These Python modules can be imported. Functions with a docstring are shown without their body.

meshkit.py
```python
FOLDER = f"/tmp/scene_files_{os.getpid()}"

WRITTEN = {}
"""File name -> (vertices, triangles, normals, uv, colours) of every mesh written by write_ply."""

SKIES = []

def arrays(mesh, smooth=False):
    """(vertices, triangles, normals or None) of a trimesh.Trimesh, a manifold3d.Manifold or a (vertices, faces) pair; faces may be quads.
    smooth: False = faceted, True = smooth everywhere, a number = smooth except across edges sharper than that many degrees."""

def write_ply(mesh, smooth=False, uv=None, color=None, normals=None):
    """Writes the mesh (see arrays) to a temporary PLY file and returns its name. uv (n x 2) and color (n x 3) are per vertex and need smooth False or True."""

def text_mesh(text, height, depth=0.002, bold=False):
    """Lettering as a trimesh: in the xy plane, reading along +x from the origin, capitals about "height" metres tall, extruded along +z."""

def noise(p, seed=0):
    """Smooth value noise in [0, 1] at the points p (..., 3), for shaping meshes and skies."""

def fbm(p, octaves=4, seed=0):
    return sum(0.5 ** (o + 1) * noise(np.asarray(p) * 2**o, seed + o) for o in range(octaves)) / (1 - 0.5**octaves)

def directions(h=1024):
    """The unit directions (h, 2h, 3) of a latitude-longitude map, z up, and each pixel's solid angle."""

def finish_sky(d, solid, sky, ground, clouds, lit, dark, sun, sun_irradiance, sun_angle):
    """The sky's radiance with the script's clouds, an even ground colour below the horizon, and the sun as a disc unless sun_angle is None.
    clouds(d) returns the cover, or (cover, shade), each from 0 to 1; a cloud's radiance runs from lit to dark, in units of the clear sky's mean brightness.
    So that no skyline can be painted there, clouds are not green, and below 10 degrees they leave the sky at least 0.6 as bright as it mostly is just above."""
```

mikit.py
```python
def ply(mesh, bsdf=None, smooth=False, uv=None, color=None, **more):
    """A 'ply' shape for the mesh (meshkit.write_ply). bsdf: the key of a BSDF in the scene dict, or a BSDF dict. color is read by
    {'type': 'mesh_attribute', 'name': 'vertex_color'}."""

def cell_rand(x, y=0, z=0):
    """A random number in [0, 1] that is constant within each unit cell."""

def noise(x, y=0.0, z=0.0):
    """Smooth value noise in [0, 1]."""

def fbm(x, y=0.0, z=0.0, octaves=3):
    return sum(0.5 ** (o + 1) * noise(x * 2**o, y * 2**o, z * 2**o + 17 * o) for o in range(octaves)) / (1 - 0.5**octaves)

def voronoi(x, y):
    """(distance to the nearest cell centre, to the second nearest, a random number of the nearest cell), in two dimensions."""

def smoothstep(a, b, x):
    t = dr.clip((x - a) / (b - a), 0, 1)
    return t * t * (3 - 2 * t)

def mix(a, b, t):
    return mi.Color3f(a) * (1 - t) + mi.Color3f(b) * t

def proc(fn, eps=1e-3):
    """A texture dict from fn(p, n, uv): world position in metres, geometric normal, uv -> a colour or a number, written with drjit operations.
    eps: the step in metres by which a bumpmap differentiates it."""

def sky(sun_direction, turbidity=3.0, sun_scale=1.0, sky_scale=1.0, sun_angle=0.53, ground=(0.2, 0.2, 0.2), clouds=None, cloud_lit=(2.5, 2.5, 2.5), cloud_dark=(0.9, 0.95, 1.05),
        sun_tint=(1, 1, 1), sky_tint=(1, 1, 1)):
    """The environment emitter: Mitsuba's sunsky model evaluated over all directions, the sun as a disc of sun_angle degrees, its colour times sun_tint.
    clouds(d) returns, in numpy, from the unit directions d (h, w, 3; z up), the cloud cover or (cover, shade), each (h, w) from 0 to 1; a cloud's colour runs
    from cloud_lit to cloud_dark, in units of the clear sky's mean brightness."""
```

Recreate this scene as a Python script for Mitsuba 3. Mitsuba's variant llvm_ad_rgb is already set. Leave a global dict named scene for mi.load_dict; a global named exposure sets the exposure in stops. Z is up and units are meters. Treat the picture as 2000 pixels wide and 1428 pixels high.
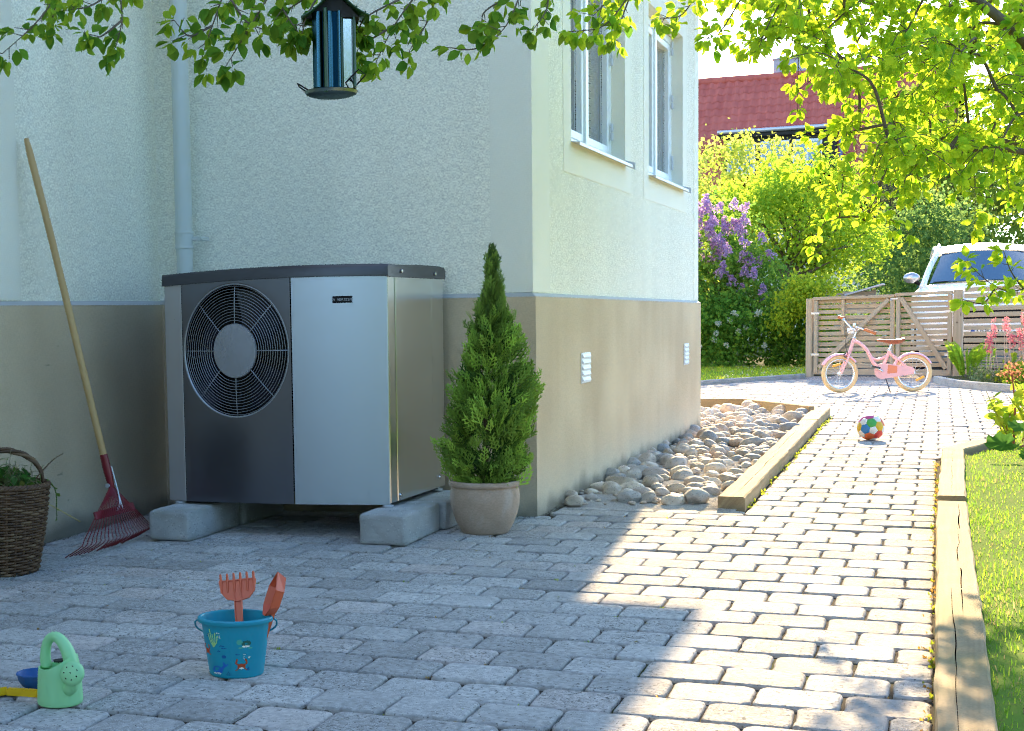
import math
import numpy as np
import trimesh
import drjit as dr
import mitsuba as mi
import mikit
import meshkit
from mikit import proc, noise, fbm, voronoi, smoothstep, mix, cell_rand
from shapely.geometry import Polygon, Point, LineString, MultiPoint
from shapely import affinity
from shapely.ops import unary_union
from scipy.spatial import ConvexHull

T = mi.ScalarTransform4f
scene, labels = {}, {}
rng = np.random.default_rng(7)

# ------------------------------------------------------------------ camera, sky, sun, exposure
# metres; the house's long side wall runs along y at x = -1.765, its short wall faces the camera at y = 6.8, the eye is 1 m up
EYE = np.array([0.0, 0.0, 1.0])
FWD = np.array([-0.39257416, 0.91630626, -0.07917301])
UP = np.array([-0.0127901, 0.08063639, 0.99666152])
scene['camera'] = {
    'type': 'perspective', 'fov': math.degrees(2 * math.atan(1000 / 2883.39789)), 'fov_axis': 'x',
    'principal_point_offset_x': 0.2, 'principal_point_offset_y': -0.08887,
    'near_clip': 0.1, 'far_clip': 900.0,
    'to_world': T().look_at(origin=EYE.tolist(), target=(EYE + FWD).tolist(), up=UP.tolist())}
SUN_EL = math.radians(24.6)
SUN = np.array([-0.092 * math.cos(SUN_EL), math.cos(SUN_EL), math.sin(SUN_EL)])


def cloud_cover(d):
    q = d / np.maximum(d[..., 2:3], 0.06)
    n = sum(0.5 ** (o + 1) * meshkit.noise(np.concatenate([q[..., :2] * 0.9 * 2 ** o, 0 * q[..., :1]], -1), seed=o) for o in range(5))
    c = np.clip((n - 0.46) / 0.2, 0, 1)
    return c * 0.4, 0.15 * np.ones_like(c)


scene['sky'] = mikit.sky(SUN.tolist(), turbidity=3.0, sun_scale=1.0, sky_scale=1.15, sky_tint=(.83, .99, 1.17), sun_tint=(1.0, 0.96, 0.87), clouds=cloud_cover)
exposure = 3.95

# ------------------------------------------------------------------ small mesh kit


def key_for(name):
    if name not in scene and name not in used:
        used.add(name)
        return name
    k = counts.get(name, 0) + 1
    while f'{name}_{k:03d}' in used:
        k += 1
    counts[name] = k
    used.add(f'{name}_{k:03d}')
    return f'{name}_{k:03d}'


used, counts = set(), {}


def thing(name, label=None, cat=None, group=None, kind=None):
    k = key_for(name)
    d = {}
    for a, b in (('label', label), ('category', cat), ('group', group), ('kind', kind)):
        if b:
            d[a] = b
    labels[k] = d
    return k


def put(parent, name, mesh, bsdf, smooth=30, to_world=None, uv=None, color=None, label=None, kind=None):
    """One entry of the scene: a part of parent, or with parent None the thing called name (already named by thing())."""
    k = name if parent is None else key_for(f'{parent}__{name}')
    if isinstance(mesh, MB):
        uv, color = mesh.uv(), mesh.col()
        if uv is not None or color is not None:
            smooth = bool(smooth) and smooth is not False
        mesh = mesh.mesh()
    d = mikit.ply(mesh, bsdf, smooth=smooth, uv=uv, color=color)
    if to_world is not None:
        d['to_world'] = to_world
    scene[k] = d
    if label or kind:
        labels[k] = {**labels.get(k, {}), **({'label': label} if label else {}), **({'kind': kind} if kind else {})}
    return k


def reuse(parent, name, d, to_world):
    k = key_for(f'{parent}__{name}') if parent else name
    scene[k] = {**d, 'to_world': to_world}
    return k


class MB:
    """Collects vertices, triangles and per-vertex uv / colours."""

    def __init__(self):
        self.v, self.f, self.u, self.c, self.n = [], [], [], [], 0

    def add(self, m, uv=None, col=None, move=None):
        if isinstance(m, (tuple, list)):
            v, f = np.asarray(m[0], float), np.asarray(m[1], int)
            if f.shape[1] == 4:
                f = np.vstack([f[:, [0, 1, 2]], f[:, [0, 2, 3]]])
        else:
            v, f = np.asarray(m.vertices, float), np.asarray(m.faces, int)
        if move is not None:
            move = np.asarray(move, float)
            v = v @ move[:3, :3].T + move[:3, 3]
        self.v.append(v)
        self.f.append(f + self.n)
        if uv is not None:
            self.u.append(np.broadcast_to(np.asarray(uv, float), (len(v), 2)))
        if col is not None:
            self.c.append(np.broadcast_to(np.asarray(col, float), (len(v), 3)))
        self.n += len(v)
        return self

    def mesh(self):
        return np.vstack(self.v), np.vstack(self.f)

    def uv(self):
        return np.vstack(self.u) if self.u else None

    def col(self):
        return np.vstack(self.c) if self.c else None


def rot(axis, ang):
    return trimesh.transformations.rotation_matrix(ang, axis)


def shift(x, y=None, z=None):
    p = x if y is None else (x, y, z)
    m = np.eye(4)
    m[:3, 3] = p
    return m


def scl(x, y=None, z=None):
    return np.diag([x, x if y is None else y, x if z is None else z, 1.0])


def frame(o, x, y, z=None):
    """4x4 with these axes as columns and o as origin."""
    m = np.eye(4)
    x, y = np.asarray(x, float), np.asarray(y, float)
    m[:3, 0], m[:3, 1] = x, y
    m[:3, 2] = np.cross(x, y) if z is None else z
    m[:3, 3] = o
    return m


def unit(v):
    v = np.asarray(v, float)
    return v / (np.linalg.norm(v) + 1e-12)


def toT(m):
    return T(np.asarray(m, float).tolist())


_S = np.array([[x, y, z] for x in (-1, 1) for y in (-1, 1) for z in (-1, 1)], float)
_CB = np.array([[s[0] * (1 if k == 0 else .8), s[1] * (1 if k == 1 else .8), s[2] * (1 if k == 2 else .8)] for s in _S for k in range(3)])
_h = ConvexHull(_CB)
_CF = np.array([t if np.dot(np.cross(_CB[t[1]] - _CB[t[0]], _CB[t[2]] - _CB[t[0]]), _CB[t].mean(0)) > 0 else t[::-1] for t in _h.simplices])


def cbox(sx, sy, sz, ch=0.004, c=(0, 0, 0)):
    """Box with chamfered edges: (vertices, triangles)."""
    h = np.array([sx, sy, sz]) / 2
    ch = min(ch, h.min() * .9)
    v = np.array([[s[i] * (h[i] if i == k else h[i] - ch) for i in range(3)] for s in _S for k in range(3)])
    return v + np.asarray(c, float), _CF


def beam(a, b, w, t, ch=0.003, side=None):
    """Chamfered bar from a to b, w wide along 'side', t thick; also returns uv (metres along, random offset across)."""
    a, b = np.asarray(a, float), np.asarray(b, float)
    L = np.linalg.norm(b - a)
    x = (b - a) / L
    s = np.asarray([0, 0, 1.0] if side is None else side, float)
    y = unit(s - x * (s @ x))
    v, f = cbox(L, w, t, ch)
    r = rng.random() * 50
    uv = np.stack([v[:, 0] + r * 3.1, v[:, 1] + v[:, 2] * .6 + r], 1)
    m = frame((a + b) / 2, x, y)
    return (v @ m[:3, :3].T + m[:3, 3], f), uv


def tube(pts, rad, sides=8, caps=True, closed=False):
    p = np.asarray(pts, float)
    n = len(p)
    r = np.broadcast_to(np.asarray(rad, float), (n,))
    if closed:
        t = np.roll(p, -1, 0) - np.roll(p, 1, 0)
    else:
        t = np.gradient(p, axis=0)
    t /= np.linalg.norm(t, axis=1, keepdims=True) + 1e-12
    a = np.zeros_like(p)
    g = np.array([0, 0, 1.0]) if abs(t[0][2]) < .9 else np.array([1.0, 0, 0])
    for i in range(n):
        g = g - t[i] * (g @ t[i])
        g /= np.linalg.norm(g) + 1e-12
        a[i] = g
    b = np.cross(t, a)
    th = np.arange(sides) * 2 * np.pi / sides
    v = p[:, None] + r[:, None, None] * (np.cos(th)[None, :, None] * a[:, None] + np.sin(th)[None, :, None] * b[:, None])
    m = n if closed else n - 1
    i, j = np.meshgrid(np.arange(m), np.arange(sides), indexing='ij')
    i2, j2 = (i + 1) % n, (j + 1) % sides
    q = np.stack([i * sides + j, i * sides + j2, i2 * sides + j2, i2 * sides + j], -1).reshape(-1, 4)
    f = np.vstack([q[:, [0, 1, 2]], q[:, [0, 2, 3]]])
    v = v.reshape(-1, 3)
    if caps and not closed:
        v = np.vstack([v, p[0], p[-1]])
        k = np.arange(sides)
        f = np.vstack([f, np.stack([(k + 1) % sides, k, k * 0 + n * sides], 1), np.stack([(n - 1) * sides + k, (n - 1) * sides + (k + 1) % sides, k * 0 + n * sides + 1], 1)])
    return v, f


def lathe(prof, n=32, sx=1.0, sy=1.0):
    """Surface of revolution about z of (r, z) points, from bottom outside upwards."""
    pr = np.asarray(prof, float)
    th = np.arange(n) * 2 * np.pi / n
    v = np.stack([pr[:, None, 0] * np.cos(th) * sx, pr[:, None, 0] * np.sin(th) * sy, np.broadcast_to(pr[:, None, 1], (len(pr), n))], -1).reshape(-1, 3)
    i, j = np.meshgrid(np.arange(len(pr) - 1), np.arange(n), indexing='ij')
    q = np.stack([i * n + j, i * n + (j + 1) % n, (i + 1) * n + (j + 1) % n, (i + 1) * n + j], -1).reshape(-1, 4)
    return v, np.vstack([q[:, [0, 1, 2]], q[:, [0, 2, 3]]])


def prism(poly, h, m=None):
    """Extruded shapely polygon (along its z), optionally moved by the 4x4 m."""
    ps = getattr(poly, 'geoms', [poly])
    e = trimesh.util.concatenate([trimesh.creation.extrude_polygon(g, h, engine='earcut') for g in ps if g.area > 1e-9])
    if m is not None:
        e.apply_transform(m)
    return e


def grid(fn, nu, nv):
    u, v = np.meshgrid(np.linspace(0, 1, nu), np.linspace(0, 1, nv), indexing='ij')
    p = np.asarray(fn(u, v)).reshape(-1, 3) if False else np.stack(fn(u, v), -1).reshape(-1, 3)
    i, j = np.meshgrid(np.arange(nu - 1), np.arange(nv - 1), indexing='ij')
    q = np.stack([i * nv + j, (i + 1) * nv + j, (i + 1) * nv + j + 1, i * nv + j + 1], -1).reshape(-1, 4)
    return p, np.vstack([q[:, [0, 1, 2]], q[:, [0, 2, 3]]])


def smooth_path(pts, n=24):
    """Catmull-Rom through the points."""
    p = np.asarray(pts, float)
    if len(p) < 3:
        t = np.linspace(0, 1, n)[:, None]
        return p[0] * (1 - t) + p[-1] * t
    q = np.vstack([2 * p[0] - p[1], p, 2 * p[-1] - p[-2]])
    s = np.linspace(0, len(p) - 1 - 1e-9, n)
    i = s.astype(int)
    t = (s - i)[:, None]
    a, b, c, d = q[i], q[i + 1], q[i + 2], q[i + 3]
    return .5 * (2 * b + (c - a) * t + (2 * a - 5 * b + 4 * c - d) * t ** 2 + (3 * b - a - 3 * c + d) * t ** 3)


def sphere(r=1.0, sub=2, c=(0, 0, 0)):
    m = trimesh.creation.icosphere(sub, r)
    return np.asarray(m.vertices) + np.asarray(c, float), np.asarray(m.faces)


def fnoise(p, octaves=3, seed=0):
    return sum(.5 ** (o + 1) * (meshkit.noise(np.asarray(p) * 2 ** o, seed + o) - .5) for o in range(octaves)) * 2


# ------------------------------------------------------------------ materials
def bump(inner, fn, scale, eps=1e-3):
    return {'type': 'bumpmap', 'arbitrary': proc(fn, eps), 'scale': scale, 'bsdf': inner}


def prin(color, rough=.6, spec=.3, **kw):
    c = color if isinstance(color, dict) else {'type': 'rgb', 'value': list(color)}
    return {'type': 'principled', 'base_color': c, 'roughness': rough, 'specular': spec, **kw}


def two(b):
    return {'type': 'twosided', 'bsdf': b}


VC = {'type': 'mesh_attribute', 'name': 'vertex_color'}


def c_stucco(p, n, uv):
    f = fbm(p.x * 1.3, p.y * 1.3, p.z * .8, 3)
    s = fbm(p.x * 150, p.y * 150, p.z * 150, 2)
    k = fbm(p.x * 5 + p.y * 5, p.z * .45, 2., 3)
    c = mix((.775, .755, .625), (.865, .84, .70), f) * (.94 + .12 * k)
    return c * (.62 + .66 * s)


def b_stucco(p, n, uv):
    return fbm(p.x * 150, p.y * 150, p.z * 150, 2)


scene['m_stucco'] = two(bump(prin(proc(c_stucco), .9, .1), b_stucco, .006, 2e-3))


def c_render(p, n, uv):
    f = fbm(p.x * 2.1, p.y * 2.1, p.z * 1.4, 3)
    s = noise(p.x * 260, p.y * 260, p.z * 260)
    return mix((.70, .68, .565), (.78, .76, .635), f) * (.95 + .08 * s)


scene['m_render'] = two(bump(prin(proc(c_render), .85, .15), lambda p, n, uv: fbm(p.x * 60, p.y * 60, p.z * 60, 2), .0012, 2e-3))


def c_plinth(p, n, uv):
    streak = fbm(p.x * 6 + p.y * 6, p.z * .7, 3.1, 3)
    blot = fbm(p.x * 1.7, p.y * 1.7, p.z * 1.9, 3)
    fine = noise(p.x * 230, p.y * 230, p.z * 230)
    low = smoothstep(.34, .0, p.z + .22 * (blot - .5))
    c = mix((.45, .345, .22), (.56, .445, .295), smoothstep(.2, .8, .35 * streak + .65 * blot))
    c = mix(c, (.57, .50, .38), low * .55)
    damp = smoothstep(.12, .0, p.z + .12 * (fbm(p.x * 7 + p.y * 7, p.z * 5, 6., 3) - .5))
    c = mix(c, (.13, .12, .095), damp * .75)
    c = mix(c, (.16, .13, .09), smoothstep(.965, .985, noise(p.x * 24, p.y * 24, p.z * 24)) * .6)
    return c * (.88 + .2 * fine)


scene['m_plinth'] = two(bump(prin(proc(c_plinth), .85, .15), lambda p, n, uv: fbm(p.x * 75, p.y * 75, p.z * 75, 2), .0022, 2e-3))


def c_paver(p, n, uv):
    a = uv.x
    base = mix((.245, .236, .222), (.395, .382, .356), a)
    base = mix(base, (.40, .35, .315), smoothstep(.75, 1., uv.y) * .7)
    g = noise(p.x * 330, p.y * 330, p.z * 330)
    g2 = fbm(p.x * 90, p.y * 90, p.z * 90, 2)
    dark = smoothstep(.80, .9, g)
    lite = smoothstep(.22, .1, g)
    st = fbm(p.x * 9, p.y * 9, a * 40, 3)
    g3 = noise(p.x * 150, p.y * 150, p.z * 150)
    c = base * (.62 + .76 * g2) * (.85 + .30 * st)
    c = mix(c, (.10, .10, .09), smoothstep(.76, .86, g3) * .85)
    c = mix(c, (.09, .09, .09), dark * .75)
    return mix(c, (.62, .61, .58), lite * .5)


def b_paver(p, n, uv):
    return fbm(p.x * 170, p.y * 170, p.z * 170, 2)


scene['m_paver'] = bump(prin(proc(c_paver), .82, .25), b_paver, .0035, 1.2e-3)


def c_joint(p, n, uv):
    g = noise(p.x * 420, p.y * 420, 3.)
    m = smoothstep(.55, .75, fbm(p.x * 5, p.y * 5, 1.7, 3))
    return mix(mix((.030, .026, .020), (.075, .066, .052), g), (.04, .055, .015), m * .8)


scene['m_joint'] = prin(proc(c_joint), .95, .05)


def c_sand(p, n, uv):
    g = noise(p.x * 380, p.y * 380, p.z * 380)
    h = fbm(p.x * 7, p.y * 7, 2., 3)
    return mix((.20, .19, .175), (.48, .46, .43), g) * (.75 + .5 * h)


scene['m_sand'] = bump(prin(proc(c_sand), .95, .1), lambda p, n, uv: fbm(p.x * 160, p.y * 160, p.z * 160, 3), .01, 1.5e-3)


def c_cobble(p, n, uv):
    a = uv.x
    c = mix((.33, .28, .215), (.66, .585, .485), cell_rand(a * 64, 1, 1))
    c = mix(c, (.55, .42, .33), smoothstep(.55, .85, cell_rand(a * 64, 5, 2)) * .7)
    c = mix(c, (.22, .25, .27), smoothstep(.7, .85, cell_rand(a * 64, 9, 7)) * .8)
    g = noise(p.x * 210, p.y * 210, p.z * 210)
    st = fbm(p.x * 26, p.y * 26, p.z * 26, 3)
    c = c * (.62 + .75 * st)
    c = mix(c, (.08, .075, .07), smoothstep(.74, .86, g) * .7)
    return mix(c, (.58, .55, .5), smoothstep(.2, .1, g) * .5)


scene['m_cobble'] = bump(prin(proc(c_cobble), .7, .3), lambda p, n, uv: fbm(p.x * 120, p.y * 120, p.z * 120, 2), .003, 1.2e-3)


def wood_fn(lo, hi, tint):
    def fn(p, n, uv):
        g = fbm(uv.x * 2.2, uv.y * 95, 0., 3)
        h = fbm(uv.x * .9, uv.y * 16, 4., 2)
        k = noise(uv.x * 9, uv.y * 22, 8.)
        c = mix(lo, hi, .6 * g + .4 * h)
        c = mix(c, tint, smoothstep(.45, .8, fbm(uv.x * 1.6, uv.y * 7, 9., 2)) * .55)
        return mix(c, (.08, .055, .035), smoothstep(.93, .98, k) * .8)
    return fn


def b_wood(p, n, uv):
    return fbm(uv.x * 3, uv.y * 130, 0., 3)


scene['m_wood'] = bump(prin(proc(wood_fn((.29, .235, .165), (.54, .45, .33), (.46, .33, .20))), .75, .2), b_wood, .0016, 1e-3)


def c_timber(p, n, uv):
    g = fbm(uv.x * 1.6, uv.y * 70, 0., 3)
    h = fbm(p.x * 4, p.y * 4, p.z * 4, 3)
    c = mix((.20, .145, .08), (.40, .31, .19), .65 * g + .35 * h)
    c = mix(c, (.20, .18, .07), smoothstep(.5, .78, fbm(p.x * 2.3 + 3, p.y * 2.3, p.z, 3)) * .55)
    return c * (.85 + .25 * noise(p.x * 240, p.y * 240, p.z * 240))


scene['m_timber'] = bump(prin(proc(c_timber), .82, .15), b_wood, .002, 1e-3)
scene['m_crack'] = prin((.03, .024, .018), .95, .05)
scene['m_silver'] = bump({'type': 'principled', 'base_color': {'type': 'rgb', 'value': [.45, .50, .56]}, 'metallic': .92, 'roughness': .33, 'specular': .5}, lambda p, n, uv: noise(p.x * 480, p.y * 480, p.z * 480), .0003, 6e-4)
scene['m_side'] = {'type': 'principled', 'base_color': {'type': 'rgb', 'value': [.74, .74, .71]}, 'metallic': .95, 'roughness': .16, 'specular': .5}
scene['m_strip'] = {'type': 'principled', 'base_color': {'type': 'rgb', 'value': [.43, .42, .43]}, 'metallic': .75, 'roughness': .45, 'specular': .5}
scene['m_darkpanel'] = {'type': 'principled', 'base_color': {'type': 'rgb', 'value': [.15, .155, .18]}, 'metallic': .8, 'roughness': .2, 'specular': .5}
scene['m_hood'] = {'type': 'principled', 'base_color': {'type': 'rgb', 'value': [.055, .056, .065]}, 'metallic': .4, 'roughness': .28, 'specular': .5}
scene['m_black'] = prin((.004, .004, .005), .5, .2)
scene['m_wire'] = {'type': 'principled', 'base_color': {'type': 'rgb', 'value': [.34, .36, .40]}, 'metallic': .8, 'roughness': .35}
scene['m_chrome'] = {'type': 'roughconductor', 'alpha': .12, 'specular_reflectance': {'type': 'rgb', 'value': [.72, .72, .73]}}
scene['m_plastic'] = two(prin(VC, .36, .5))
scene['m_paint'] = two(prin(VC, .28, .5, clearcoat=.4, clearcoat_gloss=.8))
scene['m_matte'] = two(prin(VC, .85, .15))


def c_concrete(p, n, uv):
    g = noise(p.x * 260, p.y * 260, p.z * 260)
    h = fbm(p.x * 12, p.y * 12, p.z * 12, 3)
    c = mix((.25, .25, .235), (.44, .44, .42), h)
    c = mix(c, (.17, .18, .11), smoothstep(.5, .75, fbm(p.x * 5, p.y * 5, p.z * 5 + 9, 3)) * .5)
    c = mix(c, (.10, .10, .10), smoothstep(.78, .88, g) * .7)
    return mix(c, (.66, .66, .63), smoothstep(.2, .08, g) * .7)


scene['m_concrete'] = two(bump(prin(proc(c_concrete), .9, .15), lambda p, n, uv: fbm(p.x * 95, p.y * 95, p.z * 95, 3), .006, 1.5e-3))
# ------------------------------------------------------------------ ground sheets


def sheet(key, poly, z, bsdf, fn=None):
    t = trimesh.creation.extrude_polygon(poly, .02, engine='earcut')
    v = np.array(t.vertices)
    up = t.triangles_center[:, 2] > .0199
    scene[key] = mikit.ply((v + [0, 0, z - .02], np.array(t.faces)[up]), bsdf, smooth=False)


def c_soil(p, n, uv):
    g = fbm(p.x * 3, p.y * 3, 0., 3)
    return mix((.055, .06, .028), (.10, .095, .05), g)


scene['m_soil'] = prin(proc(c_soil), .95, .05)
PAVE = Polygon([(-4.3, 1.6), (0.0, 1.6), (0.0, 10.1), (.27, 10.85), (.62, 12.2), (.80, 14.5), (1.5, 16.95), (.84, 17.42), (.36, 18.2), (0.0, 19.55), (-.2, 20.1), (-1.95, 20.35), (-2.697, 19.04), (-4.2, 16.5), (-4.2, 14.62), (-1.70, 14.78), (-.87, 13.75), (-.85, 7.38), (-1.72, 7.30), (-1.765, 6.92), (-3.70, 6.77), (-3.58, 3.6), (-3.5, 1.6)])
thing('ground', kind='structure')
sheet('ground', Point(0, 30).buffer(420, 24), -.055, 'm_soil')
thing('paving', kind='structure')
sheet('paving', PAVE.buffer(.02), -.012, 'm_joint')
thing('stone_bed', kind='structure')
BED = Polygon([(-1.752, 7.06), (-.80, 7.22), (-1.0, 13.7), (-1.72, 14.72), (-4.0, 14.58), (-4.0, 12.35), (-1.75, 12.35)])
bx_ = np.linspace(-4.0, -.9, 90)
by_ = np.linspace(7.05, 14.75, 200)
X, Y = np.meshgrid(bx_, by_, indexing='ij')
Z = .006 + .018 * fnoise(np.stack([X * 3.1, Y * 3.1, X * 0], -1), 3) + .012 * fnoise(np.stack([X * 14, Y * 14, X * 0], -1), 2, 5)
Z = np.where(Y < 7.42, np.minimum(Z, -.005 + .06 * np.maximum(0, Y - 7.36)), Z)
i, j = np.meshgrid(np.arange(89), np.arange(199), indexing='ij')
q = np.stack([i * 200 + j, (i + 1) * 200 + j, (i + 1) * 200 + j + 1, i * 200 + j + 1], -1).reshape(-1, 4)
cen = np.stack([X, Y], -1).reshape(-1, 2)[q].mean(1)
ok = trimesh.path.polygons.Polygon and np.array([BED.contains(Point(*c)) for c in cen])
scene['stone_bed'] = mikit.ply((np.stack([X, Y, Z], -1).reshape(-1, 3), q[ok]), 'm_sand', smooth=True)


def c_gravel(p, n, uv):
    a, b, r = voronoi(p.x * 45, p.y * 45)
    c = mix((.26, .22, .19), (.52, .44, .39), r)
    return c * (.55 + .6 * smoothstep(.0, .3, b - a))


scene['m_gravel'] = bump(prin(proc(c_gravel), .9, .1), lambda p, n, uv: voronoi(p.x * 45, p.y * 45)[0] * -1, .012, 2e-3)
thing('gravel_strip', kind='structure')
sheet('gravel_strip', Polygon([(-1.93, 20.38), (-.2, 20.12), (.02, 19.6), (.4, 20.9), (-1.75, 21.6)]), -.006, 'm_gravel')


def c_asphalt(p, n, uv):
    g = noise(p.x * 190, p.y * 190, 0.)
    return mix((.05, .05, .052), (.115, .112, .11), g) * (.8 + .4 * fbm(p.x * .7, p.y * .7, 0., 3))


scene['m_asphalt'] = prin(proc(c_asphalt), .9, .1)
thing('driveway', kind='structure')
sheet('driveway', Polygon([(-1.4, 21.3), (.3, 20.95), (1.1, 20.0), (9, 14), (9, 33), (-1.4, 33)]), -.03, 'm_asphalt')

# ------------------------------------------------------------------ pavers


def paver_mesh(poly, lod, zj):
    r = .027
    p = poly.buffer(-r, quad_segs=3 if lod else 1).buffer(r - .0005, quad_segs=3 if lod else 1)
    if p.is_empty or p.geom_type != 'Polygon':
        p = poly
    o = np.array((p.segmentize(.055) if lod else p).exterior.coords)[:-1]
    if Polygon(o).exterior.is_ccw is False:
        o = o[::-1]
    n = len(o)
    c = o.mean(0)
    if lod:
        o = o + rng.normal(0, .0014, o.shape)
    d = np.linalg.norm(o - c, axis=1, keepdims=True)
    rings = [(o, -.03), (o, -.0085), (c + (o - c) * (1 - .0042 / d), -.0021), (c + (o - c) * (1 - .011 / d), 0.)]
    tilt = rng.normal(0, .006, 2) if lod else (0, 0)
    v = np.vstack([np.column_stack([a, np.full(n, z)]) for a, z in rings] + [[[c[0], c[1], .0006]]])
    v[:, 2] += zj + (v[:, :2] - c) @ tilt
    k = np.arange(n)
    k2 = (k + 1) % n
    f = [np.stack([a * n + k, a * n + k2, (a + 1) * n + k2, (a + 1) * n + k], 1) for a in range(3)]
    f = np.vstack([np.vstack([x[:, [0, 1, 2]], x[:, [0, 2, 3]]]) for x in f] + [np.stack([3 * n + k, 3 * n + k2, k * 0 + 4 * n], 1)])
    return v, f


stones = []
RW, PL = .192, .2135
for k in range(-17, 90):
    y0 = 4.735 + k * RW
    w = .004 * math.sin(k * 1.7)
    for q_ in range(-22, 9):
        x0 = -.10 + q_ * PL + (0 if k % 2 == 0 else -PL / 2) + rng.normal(0, .0007) + w
        hw = .0023
        r = Polygon([(x0 + hw, y0 + hw), (x0 + PL - hw, y0 + hw), (x0 + PL - hw, y0 + RW - hw), (x0 + hw, y0 + RW - hw)])
        if not PAVE.intersects(r):
            continue
        r2 = r.intersection(PAVE.buffer(-.004))
        if r2.geom_type != 'Polygon' or r2.area < .004:
            continue
        c = np.array([r2.centroid.x, r2.centroid.y, 0.])
        d = c - EYE
        dep = d @ FWD
        right = np.cross(FWD, UP)
        px, py = 600 + 2883 * (d @ right) / dep, 841 - 2883 * (d @ UP) / dep
        stones.append((r2, dep, -60 < px < 2060 and 600 < py < 1490))
order = sorted(range(len(stones)), key=lambda s: (not stones[s][2], stones[s][1]))
far_m = MB()
for n_, s in enumerate(order):
    poly, dep, seen = stones[s]
    big = n_ < 300
    zj = rng.normal(0, .0018)
    m = paver_mesh(poly, dep < 14, zj)
    t = rng.beta(2, 2)
    uv = (t, rng.random())
    if big:
        put('paving', 'paver', MB().add(m, uv=uv), 'm_paver', smooth=True)
    else:
        far_m.add(m, uv=uv)
put('paving', 'paver_field', far_m, 'm_paver', smooth=True, kind='stuff', label='smaller far and edge pavers of the same grey paving')

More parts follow.
